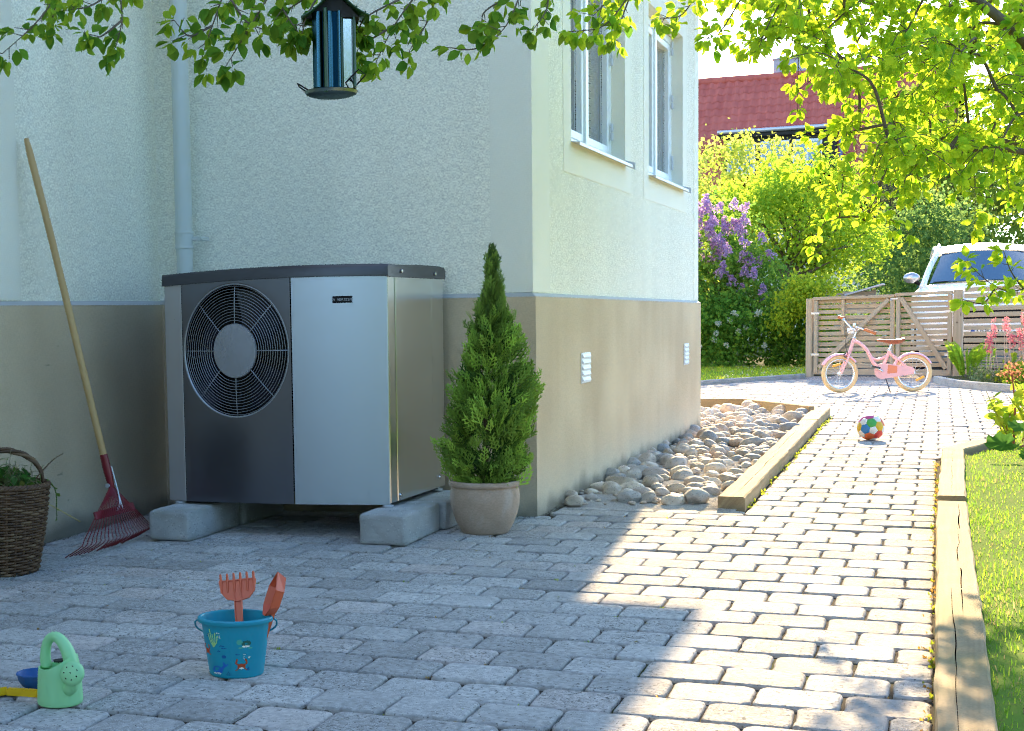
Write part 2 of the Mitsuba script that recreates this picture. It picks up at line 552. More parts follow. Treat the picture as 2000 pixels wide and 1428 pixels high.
# ------------------------------------------------------------------ cobbles in the stone bed
variants = []
for k in range(14):
    m = trimesh.creation.icosphere(3 if k < 7 else 2, 1.0)
    v = np.array(m.vertices)
    flat = rng.normal(size=(7, 3))
    flat /= np.linalg.norm(flat, axis=1, keepdims=True)
    for u in flat:
        s = v @ u
        h_ = rng.uniform(.72, .93)
        over = np.maximum(s - h_, 0)
        v = v - u * (over * .75)[:, None]
    v *= 1 + .10 * fnoise(v * 1.6 + k * 7, 2, k)[:, None]
    variants.append(mikit.ply((v, np.array(m.faces)), 'm_cobble', smooth=True, uv=np.broadcast_to([[(k + .5) / 14, .5]], (len(v), 2))))
cob = []
tries = 0
COB = Polygon([(-1.77, 7.30), (-1.0, 7.52), (-1.05, 13.6), (-1.7, 14.62), (-2.25, 14.56), (-2.1, 12.4), (-1.77, 12.4)])
while len(cob) < 300 and tries < 16000:
    tries += 1
    x, y = rng.uniform(-2.3, -.95), rng.uniform(7.3, 14.6)
    if not COB.contains(Point(x, y)):
        continue
    if y < 7.75 and rng.random() < .25 + (.4 if x > -1.2 else 0):
        continue
    a = rng.uniform(.040, .072) * (1.35 if rng.random() < .16 else 1)
    if all((x - c[0]) ** 2 + (y - c[1]) ** 2 > (.62 * (a + c[2])) ** 2 for c in cob):
        cob.append((x, y, a))
for x, y, a in cob:
    b, h = a * rng.uniform(.68, .9), a * rng.uniform(.5, .68)
    m = shift(x, y, h * rng.uniform(.35, .8)) @ rot([0, 0, 1], rng.uniform(0, 6.28)) @ rot([1, 0, 0], rng.normal(0, .22)) @ rot([0, 1, 0], rng.normal(0, .22)) @ scl(a, b, h)
    reuse('stone_bed', 'cobble', variants[int(rng.integers(0, 7) if y < 9.5 else rng.integers(7, 14))], toT(m))

pb = MB()
n_ = 0
while n_ < 900:
    x, y = rng.uniform(-2.6, -.98), rng.uniform(7.28, 14.4)
    if COB.contains(Point(x, y)):
        n_ += 1
        m = trimesh.creation.icosphere(1, 1.0)
        a = rng.uniform(.006, .02)
        pb.add((np.array(m.vertices) * rng.uniform(.8, 1.2, (42, 1)) * [a, a * rng.uniform(.6, 1), a * .6], np.array(m.faces)), uv=(rng.random(), .5), move=shift(x, y, .012) @ rot([0, 0, 1], rng.uniform(0, 6)))
put('stone_bed', 'pebble', pb, 'm_cobble', smooth=True, kind='stuff')

# ------------------------------------------------------------------ timbers and kerbs


def timber(label, a, b, w, z0, z1, crack=None, cat='edging timber', name='edging_timber', mat='m_timber'):
    k = thing(name, label, cat)
    a, b = np.array(a, float), np.array(b, float)
    L = np.linalg.norm(b - a)
    x = np.append((b - a) / L, 0)
    y = np.array([-x[1], x[0], 0])
    n = max(2, int(L / .12))
    t = np.linspace(0, 1, n)
    ch = .006
    prof = np.array([(-w / 2, z0), (w / 2, z0), (w / 2, z1 - ch), (w / 2 - ch, z1), (-w / 2 + ch, z1), (-w / 2, z1 - ch)])
    v, uv = [], []
    r = rng.random() * 40
    for q_ in t:
        wob = .003 * fnoise(np.array([[q_ * L * 1.3, r, 0]]), 2)[0]
        for py, pz in prof:
            e = .0018 * rng.normal()
            v.append(np.append(a + (b - a) * q_, 0) + y * (py + wob + e) + [0, 0, pz + e * .6])
            uv.append((q_ * L + r, py + pz * .9 + r * 3))
    v, uv = np.array(v), np.array(uv)
    f = []
    for i_ in range(n - 1):
        for j_ in range(6):
            p0, p1 = i_ * 6 + j_, i_ * 6 + (j_ + 1) % 6
            f += [(p0, p1, p1 + 6), (p0, p1 + 6, p0 + 6)]
    f += [(0, j_ + 1, j_) for j_ in range(1, 5)] + [((n - 1) * 6, (n - 1) * 6 + j_, (n - 1) * 6 + j_ + 1) for j_ in range(1, 5)]
    scene[k] = mikit.ply((v, np.array(f)[:, ::-1] * 0 + np.array(f)), mat, smooth=False, uv=uv)
    for cr in crack or []:
        s0, s1, off, wd = cr
        m = max(6, int((s1 - s0) * L / .04))
        tt = np.linspace(s0, s1, m)
        c = np.array([np.append(a + (b - a) * q_, 0) + y * (off + .012 * fnoise(np.array([[q_ * L * 3, off * 99, 1]]), 2)[0]) + [0, 0, z1 + .0007] for q_ in tt])
        wv = wd * .55 * np.sin(np.pi * (tt - s0) / (s1 - s0)) ** .5 * (1 + .9 * fnoise(np.stack([tt * L * 5, tt * 0 + off * 77, tt * 0], 1), 2))
        vv = np.vstack([c - y * wv[:, None], c + y * wv[:, None]])
        i_ = np.arange(m - 1)
        put(k, 'crack', (vv, np.stack([i_, i_ + m, i_ + 1 + m, i_ + 1], 1)), 'm_crack', smooth=False)
    return k


timber('long weathered timber between the round stones and the paved path', (-.925, 7.42), (-.955, 12.55), .128, -.06, .062, [(.03, .5, -.01, .0028), (.42, .8, .012, .003)])
timber('short weathered timber at the far end of the stone bed, butting the long one', (-.956, 12.57), (-.955, 13.97), .14, -.06, .064, [(.2, .8, -.02, .002)])
timber('low board angled along the far right edge of the stone bed', (-1.02, 13.66), (-1.70, 14.70), .05, -.06, .095)
timber('low board running behind the stone bed to the house corner', (-1.72, 14.72), (-4.1, 14.56), .05, -.06, .093)
timber('nearest timber sleeper edging the right-hand lawn, with leaf shadows on it', (.066, 1.5), (.066, 7.44), .128, -.08, .07, [(.28, .62, .015, .0025), (.55, .86, -.01, .003), (.83, .985, -.025, .003)])
timber('second timber sleeper along the lawn, starting behind a notched gap', (.068, 7.62), (.092, 10.07), .124, -.08, .072, [(.05, .95, .004, .0016)])
timber('wooden off-cut filling the gap between two lawn sleepers', (.1, 7.45), (.1, 7.61), .06, -.08, .045)
timber('angled end sleeper at the far corner of the right lawn', (.092, 10.10), (.29, 10.78), .13, -.08, .07)


def kerb(label, pts, w, z0, z1):
    k = thing('kerb', label, 'kerb')
    p = smooth_path([(*a, 0) for a in pts], 22)[:, :2]
    t = np.gradient(p, axis=0)
    t /= np.linalg.norm(t, axis=1, keepdims=True)
    nn = np.stack([-t[:, 1], t[:, 0]], 1)
    ch = .008
    prof = [(-w / 2, z0), (-w / 2, z1 - ch), (-w / 2 + ch, z1), (w / 2 - ch, z1), (w / 2, z1 - ch), (w / 2, z0)]
    v = np.array([[*(p[i_] + nn[i_] * a), b] for i_ in range(len(p)) for a, b in prof])
    f = []
    for i_ in range(len(p) - 1):
        for j_ in range(5):
            a = i_ * 6 + j_
            f += [(a, a + 1, a + 7), (a, a + 7, a + 6)]
    e = (len(p) - 1) * 6
    f += [(0, j_, j_ + 1) for j_ in range(1, 5)] + [(e, e + j_ + 1, e + j_) for j_ in range(1, 5)]
    scene[k] = mikit.ply((v, np.array(f)), 'm_concrete', smooth=False)


kerb('curved low kerb along the edge of the flower bed right of the gate', [(-.02, 19.55), (.12, 18.9), (.36, 18.2), (.84, 17.45), (1.6, 16.9), (2.6, 16.6)], .07, -.08, .085)
kerb('straight low kerb between the paving and the lawn left of the gate', [(-4.9, 15.27), (-3.8, 17.15), (-2.72, 19.02), (-1.66, 20.83)], .06, -.08, .06)

# ------------------------------------------------------------------ house
house = thing('house', 'pale rendered house with a tan plinth and two tall windows on its long side', 'house')
PL0 = [(-3.355, -3.0), (-3.70, 6.76), (-1.765, 6.91), (-1.765, 12.22), (-10, 12.22), (-10, -3.0)]


def ztop(x, y):
    return 1.058 - .0075 * max(0, min(y, 12.3) - 6.91) * (1 if x > -2.2 else 0)


v = np.array([(x, y, -.1) for x, y in PL0] + [(x, y, ztop(x, y)) for x, y in PL0])
f = []
for i_ in range(6):
    j_ = (i_ + 1) % 6
    f += [(i_, i_ + 6, j_ + 6), (i_, j_ + 6, j_)]
put(house, 'plinth', (v, np.array(f)), 'm_plinth', smooth=False)
IN = np.array(Polygon(PL0).buffer(-.024, join_style=2).exterior.coords)[:-1]
IN = np.array([min(IN, key=lambda c: np.hypot(c[0] - x, c[1] - y)) for x, y in PL0])
cap = [(x, y, ztop(x, y) + .0005) for x, y in PL0] + [(a[0], a[1], ztop(*PL0[i_]) + .021) for i_, a in enumerate(IN)]
put(house, 'plinth_cap', (np.array(cap), np.array(f)), 'm_cap', smooth=False)
XW = -1.786
scene['m_cap'] = two(prin((.42, .42, .40), .85, .15))
ZE = 3.05
body = Polygon([(-3.378, -3.0), (-3.724, 6.783), (XW, 6.933), (XW, 7.18), (-2.05, 7.18), (-3.0, 7.3), (-3.0, 12.0), (-2.05, 12.0), (-2.05, 12.19), (-9.9, 12.19), (-9.9, -3.0)])
put(house, 'wall', prism(body, 2.78, shift(0, 0, .9)), 'm_stucco', smooth=False)
WIN = [(7.745, 9.20), (10.0, 11.42)]
ZS, ZH = 1.868, 3.0
side = Polygon([(7.18, .9), (12.19, .9), (12.19, 3.68), (7.18, 3.68)])
for a, b in WIN:
    side = side.difference(Polygon([(a, ZS), (b, ZS), (b, ZH), (a, ZH)]))
YZ = np.array([[0, 0, 1, XW - .27], [1, 0, 0, 0], [0, 1, 0, 0], [0, 0, 0, 1.0]])
put(house, 'wall', prism(side, .27, YZ), 'm_stucco', smooth=False)
# smooth rendered bands: round the windows, on the corner, on the left wall
for a, b in WIN:
    ring = Polygon([(a - .17, ZS - .165), (b + .2, ZS - .165), (b + .2, 3.14), (a - .17, 3.14)]).difference(Polygon([(a + .003, ZS + .003), (b - .003, ZS + .003), (b - .003, ZH - .003), (a + .003, ZH - .003)]))
    m = YZ.copy()
    m[0, 3] = XW - .09
    put(house, 'window_surround', prism(ring, .0935, m), 'm_render', smooth=False)
corner = Polygon([(-1.985, 6.9145), (XW + .0035, 6.929), (XW + .0035, 7.27), (XW - .02, 7.27), (XW - .02, 6.95), (-1.985, 6.94)])
put(house, 'corner_band', prism(corner, 2.6, shift(0, 0, 1.08)), 'm_render', smooth=False)
put(house, 'corner_band', prism(Polygon([(XW - .02, 11.98), (XW + .0035, 11.98), (XW + .0035, 12.194), (XW - .02, 12.194)]), 2.63, shift(0, 0, 1.04)), 'm_render', smooth=False)
put(house, 'smooth_band', prism(Polygon([(-3.372, -2.9), (-3.669, 5.44), (-3.69, 5.44), (-3.4, -2.9)]), 2.6, shift(0, 0, 1.081)), 'm_render', smooth=False)


def c_tile(p, n, uv):
    g = fbm(p.x * 4, p.y * 4, p.z * 4, 3)
    return mix((.40, .085, .062), (.54, .14, .10), .5 * g + .5 * uv.x)


scene['m_tile'] = prin(proc(c_tile), .75, .25)


def hip(x0, x1, y0, y1, z, s):
    h = min(x1 - x0, y1 - y0) / 2
    if x1 - x0 > y1 - y0:
        r = [(x0 + h, (y0 + y1) / 2), (x1 - h, (y0 + y1) / 2)]
    else:
        r = [((x0 + x1) / 2, y0 + h), ((x0 + x1) / 2, y1 - h)]
    c = [(x0, y0, z), (x1, y0, z), (x1, y1, z), (x0, y1, z)]
    lo = [(a, b, z - .13) for a, b, _ in c]
    return trimesh.convex.convex_hull(np.array(c + lo + [(a, b, z + s * h) for a, b in r]))


rf = MB()
rf.add(hip(-10.4, -1.43, 6.40, 12.80, 3.72, .72), uv=(.4, 0))
rf.add(hip(-10.4, -3.0, -3.4, 6.38, 3.72, .72), uv=(.5, 0))
put(house, 'roof', rf, 'm_tile', smooth=False)
# windows
scene['m_blind'] = prin((.16, .155, .14), .6, .2)
scene['m_glass'] = {'type': 'thindielectric', 'int_ior': 1.52}
scene['m_white'] = {'type': 'principled', 'base_color': {'type': 'rgb', 'value': [.74, .77, .76]}, 'roughness': .38, 'specular': .4}
scene['m_dark'] = prin((.035, .035, .034), .7, .2)
scene['m_zinc'] = {'type': 'principled', 'base_color': {'type': 'rgb', 'value': [.55, .57, .60]}, 'metallic': .5, 'roughness': .42}
for wi, (a, b) in enumerate(WIN):
    w = put(house, 'window', MB().add(cbox(.075, .055, ZH - ZS - .004, .004, (XW - .117, a + .03, (ZS + ZH) / 2))).add(cbox(.075, .055, ZH - ZS - .004, .004, (XW - .117, b - .03, (ZS + ZH) / 2)))
            .add(cbox(.075, b - a - .1, .055, .004, (XW - .117, (a + b) / 2, ZS + .034))).add(cbox(.075, b - a - .1, .055, .004, (XW - .117, (a + b) / 2, ZH - .034))).add(cbox(.085, .07, ZH - ZS - .11, .004, (XW - .112, (a + b) / 2, (ZS + ZH) / 2))), 'm_white', smooth=False)
    mid = (a + b) / 2
    for s0, s1 in ((a + .06, mid - .037), (mid + .037, b - .06)):
        sm = MB()
        z0, z1 = ZS + .064, ZH - .064
        for y in (s0 + .024, s1 - .024):
            sm.add(cbox(.05, .046, z1 - z0, .004, (XW - .108, y, (z0 + z1) / 2)))
        for z in (z0 + .024, z1 - .024):
            sm.add(cbox(.05, s1 - s0 - .093, .046, .004, (XW - .108, (s0 + s1) / 2, z)))
        sk = put(w, 'sash', sm, 'm_white', smooth=False)
        zz = np.array([[XW - .125, s0 + .045, z0 + .045], [XW - .125, s1 - .045, z0 + .045], [XW - .125, s1 - .045, z1 - .045], [XW - .125, s0 + .045, z1 - .045]])
        put(w, 'pane', (zz, np.array([[0, 1, 2, 3]])), 'm_glass', smooth=False)
        gk = MB()
        for y in (s0 + .044, s1 - .044):
            gk.add(cbox(.008, .006, z1 - z0 - .09, .001, (XW - .119, y, (z0 + z1) / 2)))
        put(w, 'gasket', gk, 'm_black', smooth=False, kind='stuff')
    for zc in (ZS + .17, ZS + .62, ZH - .12):
        put(w, 'hinge', MB().add(cbox(.016, .018, .05, .003, (XW - .066, b - .055, zc))).add(cbox(.016, .018, .05, .003, (XW - .066, b - .055, zc + .054))), 'm_zinc', smooth=False)
    sill = np.array([[XW - .07, ZS + .012], [XW + .052, ZS - .003], [XW + .052, ZS - .020], [XW + .047, ZS - .020], [XW + .047, ZS - .006], [XW - .07, ZS + .006]])
    sp = prism(Polygon(sill), b - a + .01, np.array([[1, 0, 0, 0], [0, 0, -1, b + .005], [0, 1, 0, 0], [0, 0, 0, 1.0]]))
    sk = put(house, 'window_sill', sp, 'm_zinc', smooth=False)
    put(sk, 'end_cap', prism(Polygon([(XW - .004, ZS + .0), (XW + .064, ZS - .032), (XW + .064, ZS + .012), (XW - .004, ZS + .03)]), .006, np.array([[1, 0, 0, 0], [0, 0, -1, b + .013], [0, 1, 0, 0], [0, 0, 0, 1.0]])), 'm_zinc', smooth=False)
    # blind slats hung inside the room
    bl = MB()
    for z in np.arange(ZS + .1, ZH - .05, .045):
        bl.add(cbox(.03, b - a - .02, .002, .0005, (XW - .22, mid, z)), move=None)
    put(w, 'blind', bl, 'm_blind', smooth=False)
for y0, y1, z0, z1 in ((7.862, 8.088, .592, .757), (11.34, 11.565, .552, .714)):
    vn = put(house, 'air_vent', MB().add(cbox(.006, y1 - y0, z1 - z0, .002, (-1.7625, (y0 + y1) / 2, (z0 + z1) / 2))), 'm_zinc', smooth=False)
    for k in range(5):
        z = z0 + (z1 - z0) * (k + .6) / 5.2
        v = np.array([[-1.759, y0 + .02, z + .014], [-1.759, y1 - .02, z + .014], [-1.751, y1 - .02, z - .004], [-1.751, y0 + .02, z - .004], [-1.759, y0 + .02, z - .008], [-1.759, y1 - .02, z - .008]])
        put(vn, 'slat', (v, np.array([[0, 3, 2], [0, 2, 1], [0, 4, 3], [1, 2, 5]])), 'm_zinc', smooth=False)
# downpipe
def c_pipe(p, n, uv):
    return mix((.50, .54, .50), (.58, .62, .575), fbm(p.x * 9, p.y * 9, p.z * 2.5, 3))


scene['m_pipe'] = prin(proc(c_pipe), .45, .4)
PX, PY = -3.515, 6.675
pipe = put(house, 'downpipe', tube([(PX, PY, z) for z in (.08, 1.30, 1.305, 1.39, 1.395, 3.6)], [.041, .041, .043, .043, .0435, .0435], 28), 'm_pipe', smooth=40)
put(pipe, 'collar', lathe([(.044, 0), (.049, .002), (.049, .009), (.046, .012), (.046, .075), (.049, .078), (.049, .087), (.044, .089)], 28)[0] + [PX, PY, 1.335] if False else trimesh.Trimesh(*[lathe([(.044, 0), (.049, .002), (.049, .009), (.0462, .012), (.0462, .075), (.049, .078), (.049, .087), (.044, .089)], 28)[0] + [PX, PY, 1.335], lathe([(.044, 0), (.049, .002), (.049, .009), (.0462, .012), (.0462, .075), (.049, .078), (.049, .087), (.044, .089)], 28)[1]], process=False), 'm_pipe', smooth=40)
put(pipe, 'bracket', MB().add(cbox(.055, .012, .02, .003, (PX + .07, PY + .0, 1.385))).add(cbox(.012, .09, .02, .003, (PX + .09, PY + .045, 1.385))).add(tube([(PX + .09, PY - .008, 1.385), (PX + .09, PY + .0, 1.385)], .011, 10)), 'm_pipe', smooth=False)
# ------------------------------------------------------------------ concrete blocks under the heat pump


def block(label, x0, x1, y0, y1, h):
    k = thing('concrete_block', label, 'concrete block')
    m = trimesh.creation.box((1, 1, 1))
    for _ in range(4):
        m = m.subdivide()
    v = np.array(m.vertices) * [x1 - x0, y1 - y0, h]
    half = np.array([x1 - x0, y1 - y0, h]) / 2
    r = .018
    c = np.clip(v, -half + r, half - r)
    d = v - c
    n = np.linalg.norm(d, axis=1, keepdims=True)
    v = np.where(n > 0, c + d / np.maximum(n, 1e-9) * r, v)
    v += (v / np.linalg.norm(v, axis=1, keepdims=True)) * (.0055 * fnoise(v * 22 + x0 * 9, 3)[:, None])
    v += [(x0 + x1) / 2, (y0 + y1) / 2, h / 2]
    scene[k] = mikit.ply((v, np.array(m.faces)), 'm_concrete', smooth=True)


block('rough concrete block under the front left foot of the heat pump', -3.24, -3.035, 5.735, 6.26, .137)
block('shaded concrete block behind the left front block under the heat pump', -3.22, -3.02, 6.275, 6.74, .135)
block('rough concrete block under the front right foot of the heat pump, left of the pot', -2.287, -2.072, 5.872, 6.36, .137)
block('concrete block half hidden behind the flower pot, under the heat pump', -2.262, -2.045, 6.375, 6.80, .135)

# ------------------------------------------------------------------ heat pump
hp = thing('heat_pump', 'big silver and dark grey outdoor heat pump with a round fan grille', 'heat pump')
HL, HR, HB = np.array([-3.257, 5.975]), np.array([-2.211, 6.072]), np.array([-2.189, 6.80])
HV = HB - HR
HU = HR - HL
HN = np.array([HU[1], -HU[0]]) / np.linalg.norm(HU)   # out of the front, towards the viewer
HZ0, HZ1 = .152, 1.155
HZL = 1.130


def front(t, z, off=0.0, bulge=.047):
    t = np.asarray(t, float)
    p = HL + HU * t[..., None] + HN * (bulge * 4 * t * (1 - t) + off)[..., None]
    return np.concatenate([p, np.broadcast_to(np.asarray(z, float), t.shape)[..., None]], -1)


def ztl(t):
    return HZ1 - .021 * (1 - t) ** 2 + .006 * 4 * t * (1 - t)


def panel(t0, t1, th=.018, hole=None, z0=HZ0, n=28, off=0.0):
    """A curved front panel with returned edges; hole = ellipse (t centre, z centre, radius along t, radius in z)."""
    m = MB()
    if hole is None:
        ts = np.linspace(t0, t1, n)
        prof = [(ts[0], -th), (ts[0], -.0015), (ts[0] + .0015, 0)]
        cols = [(ts[0], -th), (ts[0], -.002), (ts[0] + .002, 0.)] + [(t, 0.) for t in ts[1:-1]] + [(ts[-1] - .002, 0.), (ts[-1], -.002), (ts[-1], -th)]
        tt, oo = np.array(cols).T
        lo, hi = front(tt, z0, oo + off), front(tt, 0, oo + off)
        hi[:, 2] = ztl(tt)
        k = len(tt)
        i_ = np.arange(k - 1)
        m.add((np.vstack([lo, hi]), np.stack([i_, i_ + 1, i_ + 1 + k, i_ + k], 1)))
    else:
        ct, cz, rt, rz = hole
        na = 96
        a = np.arange(na) / na * 2 * np.pi
        rings = []
        for s, o in ((.985, -.03), (.985, -.006), (.992, -.001), (1.0, 0.)):
            rings.append(front(ct + rt * s * np.cos(a), cz + rz * s * np.sin(a), o + off))
        ins = np.stack([ct + rt * np.cos(a), cz + rz * np.sin(a)], 1)
        ext = []
        for k in range(na):
            d = np.array([math.cos(a[k]) * rt, math.sin(a[k]) * rz])
            s = min([((t1 if d[0] > 0 else t0) - ct) / d[0] if abs(d[0]) > 1e-9 else 1e9, ((ztl(.4) if d[1] > 0 else z0) - cz) / d[1] if abs(d[1]) > 1e-9 else 1e9])
            e = np.array([ct, cz]) + d * s
            ext.append(e)
        ext = np.array(ext)
        for c in ((t0, z0), (t1, z0), (t0, ztl(t0)), (t1, ztl(t1))):
            ext[np.argmin(np.abs((ext[:, 0] - c[0])) * 1.05 + np.abs(ext[:, 1] - c[1]))] = c
        top = ext[:, 1] > ztl(.4) - .03
        ext[top, 1] = ztl(ext[top, 0])
        for s in (.33, .66, 1.0):
            q_ = ins * (1 - s) + ext * s
            rings.append(front(q_[:, 0], q_[:, 1], 0. + off))
        v = np.vstack(rings)
        k = np.arange(na)
        f = [np.stack([r * na + k, (r + 1) * na + k, (r + 1) * na + (k + 1) % na, r * na + (k + 1) % na], 1) for r in range(len(rings) - 1)]
        m.add((v, np.vstack(f)))
    return m


casing = put(hp, 'casing', MB().add(prism(Polygon([tuple(HL + HU * .012 + HV * .03), tuple(HR - HU * .012 + HV * .03), tuple(HR - HU * .012 + HV * .985), tuple(HL + HU * .012 + HV * .985)]).difference(
    Polygon([tuple(HL + HU * .1 + HV * .02), tuple(HL + HU * .575 + HV * .02), tuple(HL + HU * .575 + HV * .5), tuple(HL + HU * .1 + HV * .5)])), HZ1 - HZ0 - .01, shift(0, 0, HZ0 + .004))), 'm_black', smooth=False)
FT, FZ, FRT, FRZ = .337, .838, .247, .303
put(hp, 'left_strip', panel(.0, .0835), 'm_strip', smooth=25)
put(hp, 'fan_panel', panel(.0865, .590, hole=(FT, FZ, FRT, FRZ)), 'm_darkpanel', smooth=25)
put(hp, 'front_panel', panel(.5935, 1.0), 'm_silver', smooth=25)
# fan shroud, fan, grille
def ell(s, off, n=84, a0=0, a1=2 * np.pi):
    a = np.linspace(a0, a1, n, endpoint=abs(a1 - a0) < 6.2)
    return front(FT + FRT * s * np.cos(a), FZ + FRZ * s * np.sin(a), off)


sh = MB()
r0, r1 = ell(1.0, -.028, 64), ell(.96, -.20, 64)
k = np.arange(64)
sh.add((np.vstack([r0, r1]), np.stack([k, (k + 1) % 64, (k + 1) % 64 + 64, k + 64], 1)))
sh.add((np.vstack([r1, r1.mean(0)]), np.stack([k, (k + 1) % 64, k * 0 + 64], 1)))
put(hp, 'fan_shroud', sh, two({'type': 'ref', 'id': 'm_black'}) if False else 'm_black', smooth=False)
fan = put(hp, 'fan_hub', prism(Polygon([(.2 * math.cos(q_) * .30, .2 * math.sin(q_) * .30) for q_ in np.linspace(0, 2 * np.pi, 32)[:-1]]), .05, frame(front(np.array(FT), FZ, -.15), np.append(HU / np.linalg.norm(HU), 0), (0, 0, 1), -np.append(HN, 0) * -1)), 'm_dark', smooth=False)
for b in range(3):
    a0 = b * 2.094 + .55
    rr, aa = np.meshgrid(np.linspace(.2, .9, 8), np.linspace(0, .95, 8), indexing='ij')
    ang = a0 + aa * (1 + .25 * rr)
    P = front(FT + FRT * rr * np.cos(ang), FZ + FRZ * rr * np.sin(ang), -.145 + .075 * (aa - .5))
    i, j = np.meshgrid(np.arange(7), np.arange(7), indexing='ij')
    q = np.stack([i * 8 + j, (i + 1) * 8 + j, (i + 1) * 8 + j + 1, i * 8 + j + 1], -1).reshape(-1, 4)
    put(fan, 'blade', (P.reshape(-1, 3), q), two(prin((.012, .013, .024), .35, .4)), smooth=True)
grille = put(hp, 'fan_grille', tube(ell(.985, -.006, 96), .0055, 8, closed=True), 'm_wire', smooth=True)
for s in np.linspace(.45, .955, 13):
    put(grille, 'ring', tube(ell(s, .002 - .02 * s ** 6, 84), .0014, 6, closed=True), 'm_wire', smooth=True)
for b in range(8):
    a = b * np.pi / 4 + np.pi / 2
    ss = np.linspace(.40, .97, 9)
    pts = front(FT + FRT * ss * np.cos(a), FZ + FRZ * ss * np.sin(a), -.003 - .02 * ss ** 6)
    put(grille, 'spoke', tube(pts, .0026, 6), 'm_wire', smooth=True)
hub = MB()
aa = np.arange(60) / 60 * 2 * np.pi
rg = [front(FT + FRT * s * np.cos(aa), FZ + FRZ * s * np.sin(aa), o) for s, o in ((.405, -.008), (.405, .002), (.395, .007), (.2, .011))]
k = np.arange(60)
hub.add((np.vstack(rg + [rg[-1].mean(0)[None]]), np.vstack([np.vstack([np.stack([r * 60 + k, r * 60 + (k + 1) % 60, (r + 1) * 60 + (k + 1) % 60], 1), np.stack([r * 60 + k, (r + 1) * 60 + (k + 1) % 60, (r + 1) * 60 + k], 1)]) for r in range(3)] + [np.stack([180 + k, 180 + (k + 1) % 60, k * 0 + 240], 1)])))
put(grille, 'hub_plate', hub, {'type': 'principled', 'base_color': {'type': 'rgb', 'value': [.27, .27, .285]}, 'metallic': .35, 'roughness': .5}, smooth=30)


def side_pt(s, z, off=0.):
    p = HR + HV * s
    o = np.array([HV[1], -HV[0]]) / np.linalg.norm(HV)
    return np.array([*(p + o * off), z])


def side_panel(s0, s1, off, z0, z1, th=.012):
    A, B = side_pt(s0, 0, off - th / 2), side_pt(s1, 0, off - th / 2)
    x = unit(B - A)
    v, f = cbox(np.linalg.norm(B - A), th, z1 - z0, .003)
    return v @ frame((A + B) / 2 + [0, 0, (z0 + z1) / 2], x, (-x[1], x[0], 0), (0, 0, 1))[:3, :3].T + (A + B) / 2 + [0, 0, (z0 + z1) / 2], f


put(hp, 'side_strip', MB().add(side_panel(.012, .118, .001, HZ0 + .004, HZ1 + .002)), 'm_side', smooth=False)
put(hp, 'side_panel', MB().add(side_panel(.126, .76, .003, HZ0 + .004, HZ1 + .002)), 'm_side', smooth=False)
put(hp, 'rear_panel', MB().add(side_panel(.762, .99, .001, HZ0 + .004, HZ1 + .002)), 'm_side', smooth=False)
# lid
lid = MB()
nt, nd = 40, 14
ts = np.linspace(-.006, 1.008, nt)
rows = []
for r_, (d, zz) in enumerate([(None, 0)]):
    pass
lo = front(np.clip(ts, -.01, 1.01), 0, .012)
lo[:, 2] = ztl(np.clip(ts, 0, 1)) + .001
hi1 = lo.copy()
hi1[:, 2] += .036
hi2 = lo.copy() - np.append(HN, 0) * .02
hi2[:, 2] += .052
rows = [lo - np.append(HN, 0) * .03, lo, hi1, (hi1 * .4 + hi2 * .6) + np.append(HN, 0) * .004 + [0, 0, .004], hi2]
zb = ztl(0.6)
for s in (.12, .3, .5, .7, .88):
    base = HL + HU * ts[:, None] + HV * s
    z = ztl(np.clip(ts, 0, 1)) + .053 + .004 * np.sin(s * 40)
    z = z * (1 - s) + (zb + .052) * s
    rows.append(np.column_stack([base, z]))
for s, dz in ((.985, .046), (1.012, .03), (1.014, -.004), (1.0, -.004)):
    base = HL + HU * ts[:, None] + HV * s
    rows.append(np.column_stack([base, np.full(nt, zb + dz)]))
V = np.array(rows)
nr = len(rows)
i, j = np.meshgrid(np.arange(nr - 1), np.arange(nt - 1), indexing='ij')
q = np.stack([i * nt + j, i * nt + j + 1, (i + 1) * nt + j + 1, (i + 1) * nt + j], -1).reshape(-1, 4)
lid.add((V.reshape(-1, 3), q))
for e in (0, nt - 1):
    ring = V[:, e]
    c = ring.mean(0)
    k = np.arange(nr)
    ff = np.stack([k, (k + 1) % nr, k * 0 + nr], 1)
    lid.add((np.vstack([ring, c]), ff if e == 0 else ff[:, ::-1]))
put(hp, 'lid', lid, two({'type': 'principled', 'base_color': {'type': 'rgb', 'value': [.055, .056, .065]}, 'metallic': .4, 'roughness': .28, 'specular': .5}), smooth=40)
# hanging rim of the lid over the right side, with its wavy top and two screws
rim = MB()
for s0 in np.linspace(.02, .99, 2)[:1]:
    ss = np.linspace(.0, 1.0, 40)
    o = np.array([HV[1], -HV[0]]) / np.linalg.norm(HV)
    top = [np.array([*(HR + HV * s + o * .008), zb + .042 + .005 * math.sin(s * 30) - .006 * s]) for s in ss]
    bot = [np.array([*(HR + HV * s + o * .010), ztl(1.0) - .004 - .003 * s]) for s in ss]
    inn = [np.array([*(HR + HV * s - o * .02), zb + .05 - .006 * s]) for s in ss]
    v = np.vstack([bot, top, inn])
    k = np.arange(39)
    rim.add((v, np.vstack([np.stack([k, k + 1, k + 41, k + 40], 1), np.stack([k + 40, k + 41, k + 81, k + 80], 1)])))
put(hp, 'lid_rim', rim, two({'type': 'principled', 'base_color': {'type': 'rgb', 'value': [.055, .056, .065]}, 'metallic': .4, 'roughness': .28, 'specular': .5}), smooth=40)
o3 = np.append(np.array([HV[1], -HV[0]]) / np.linalg.norm(HV), 0)
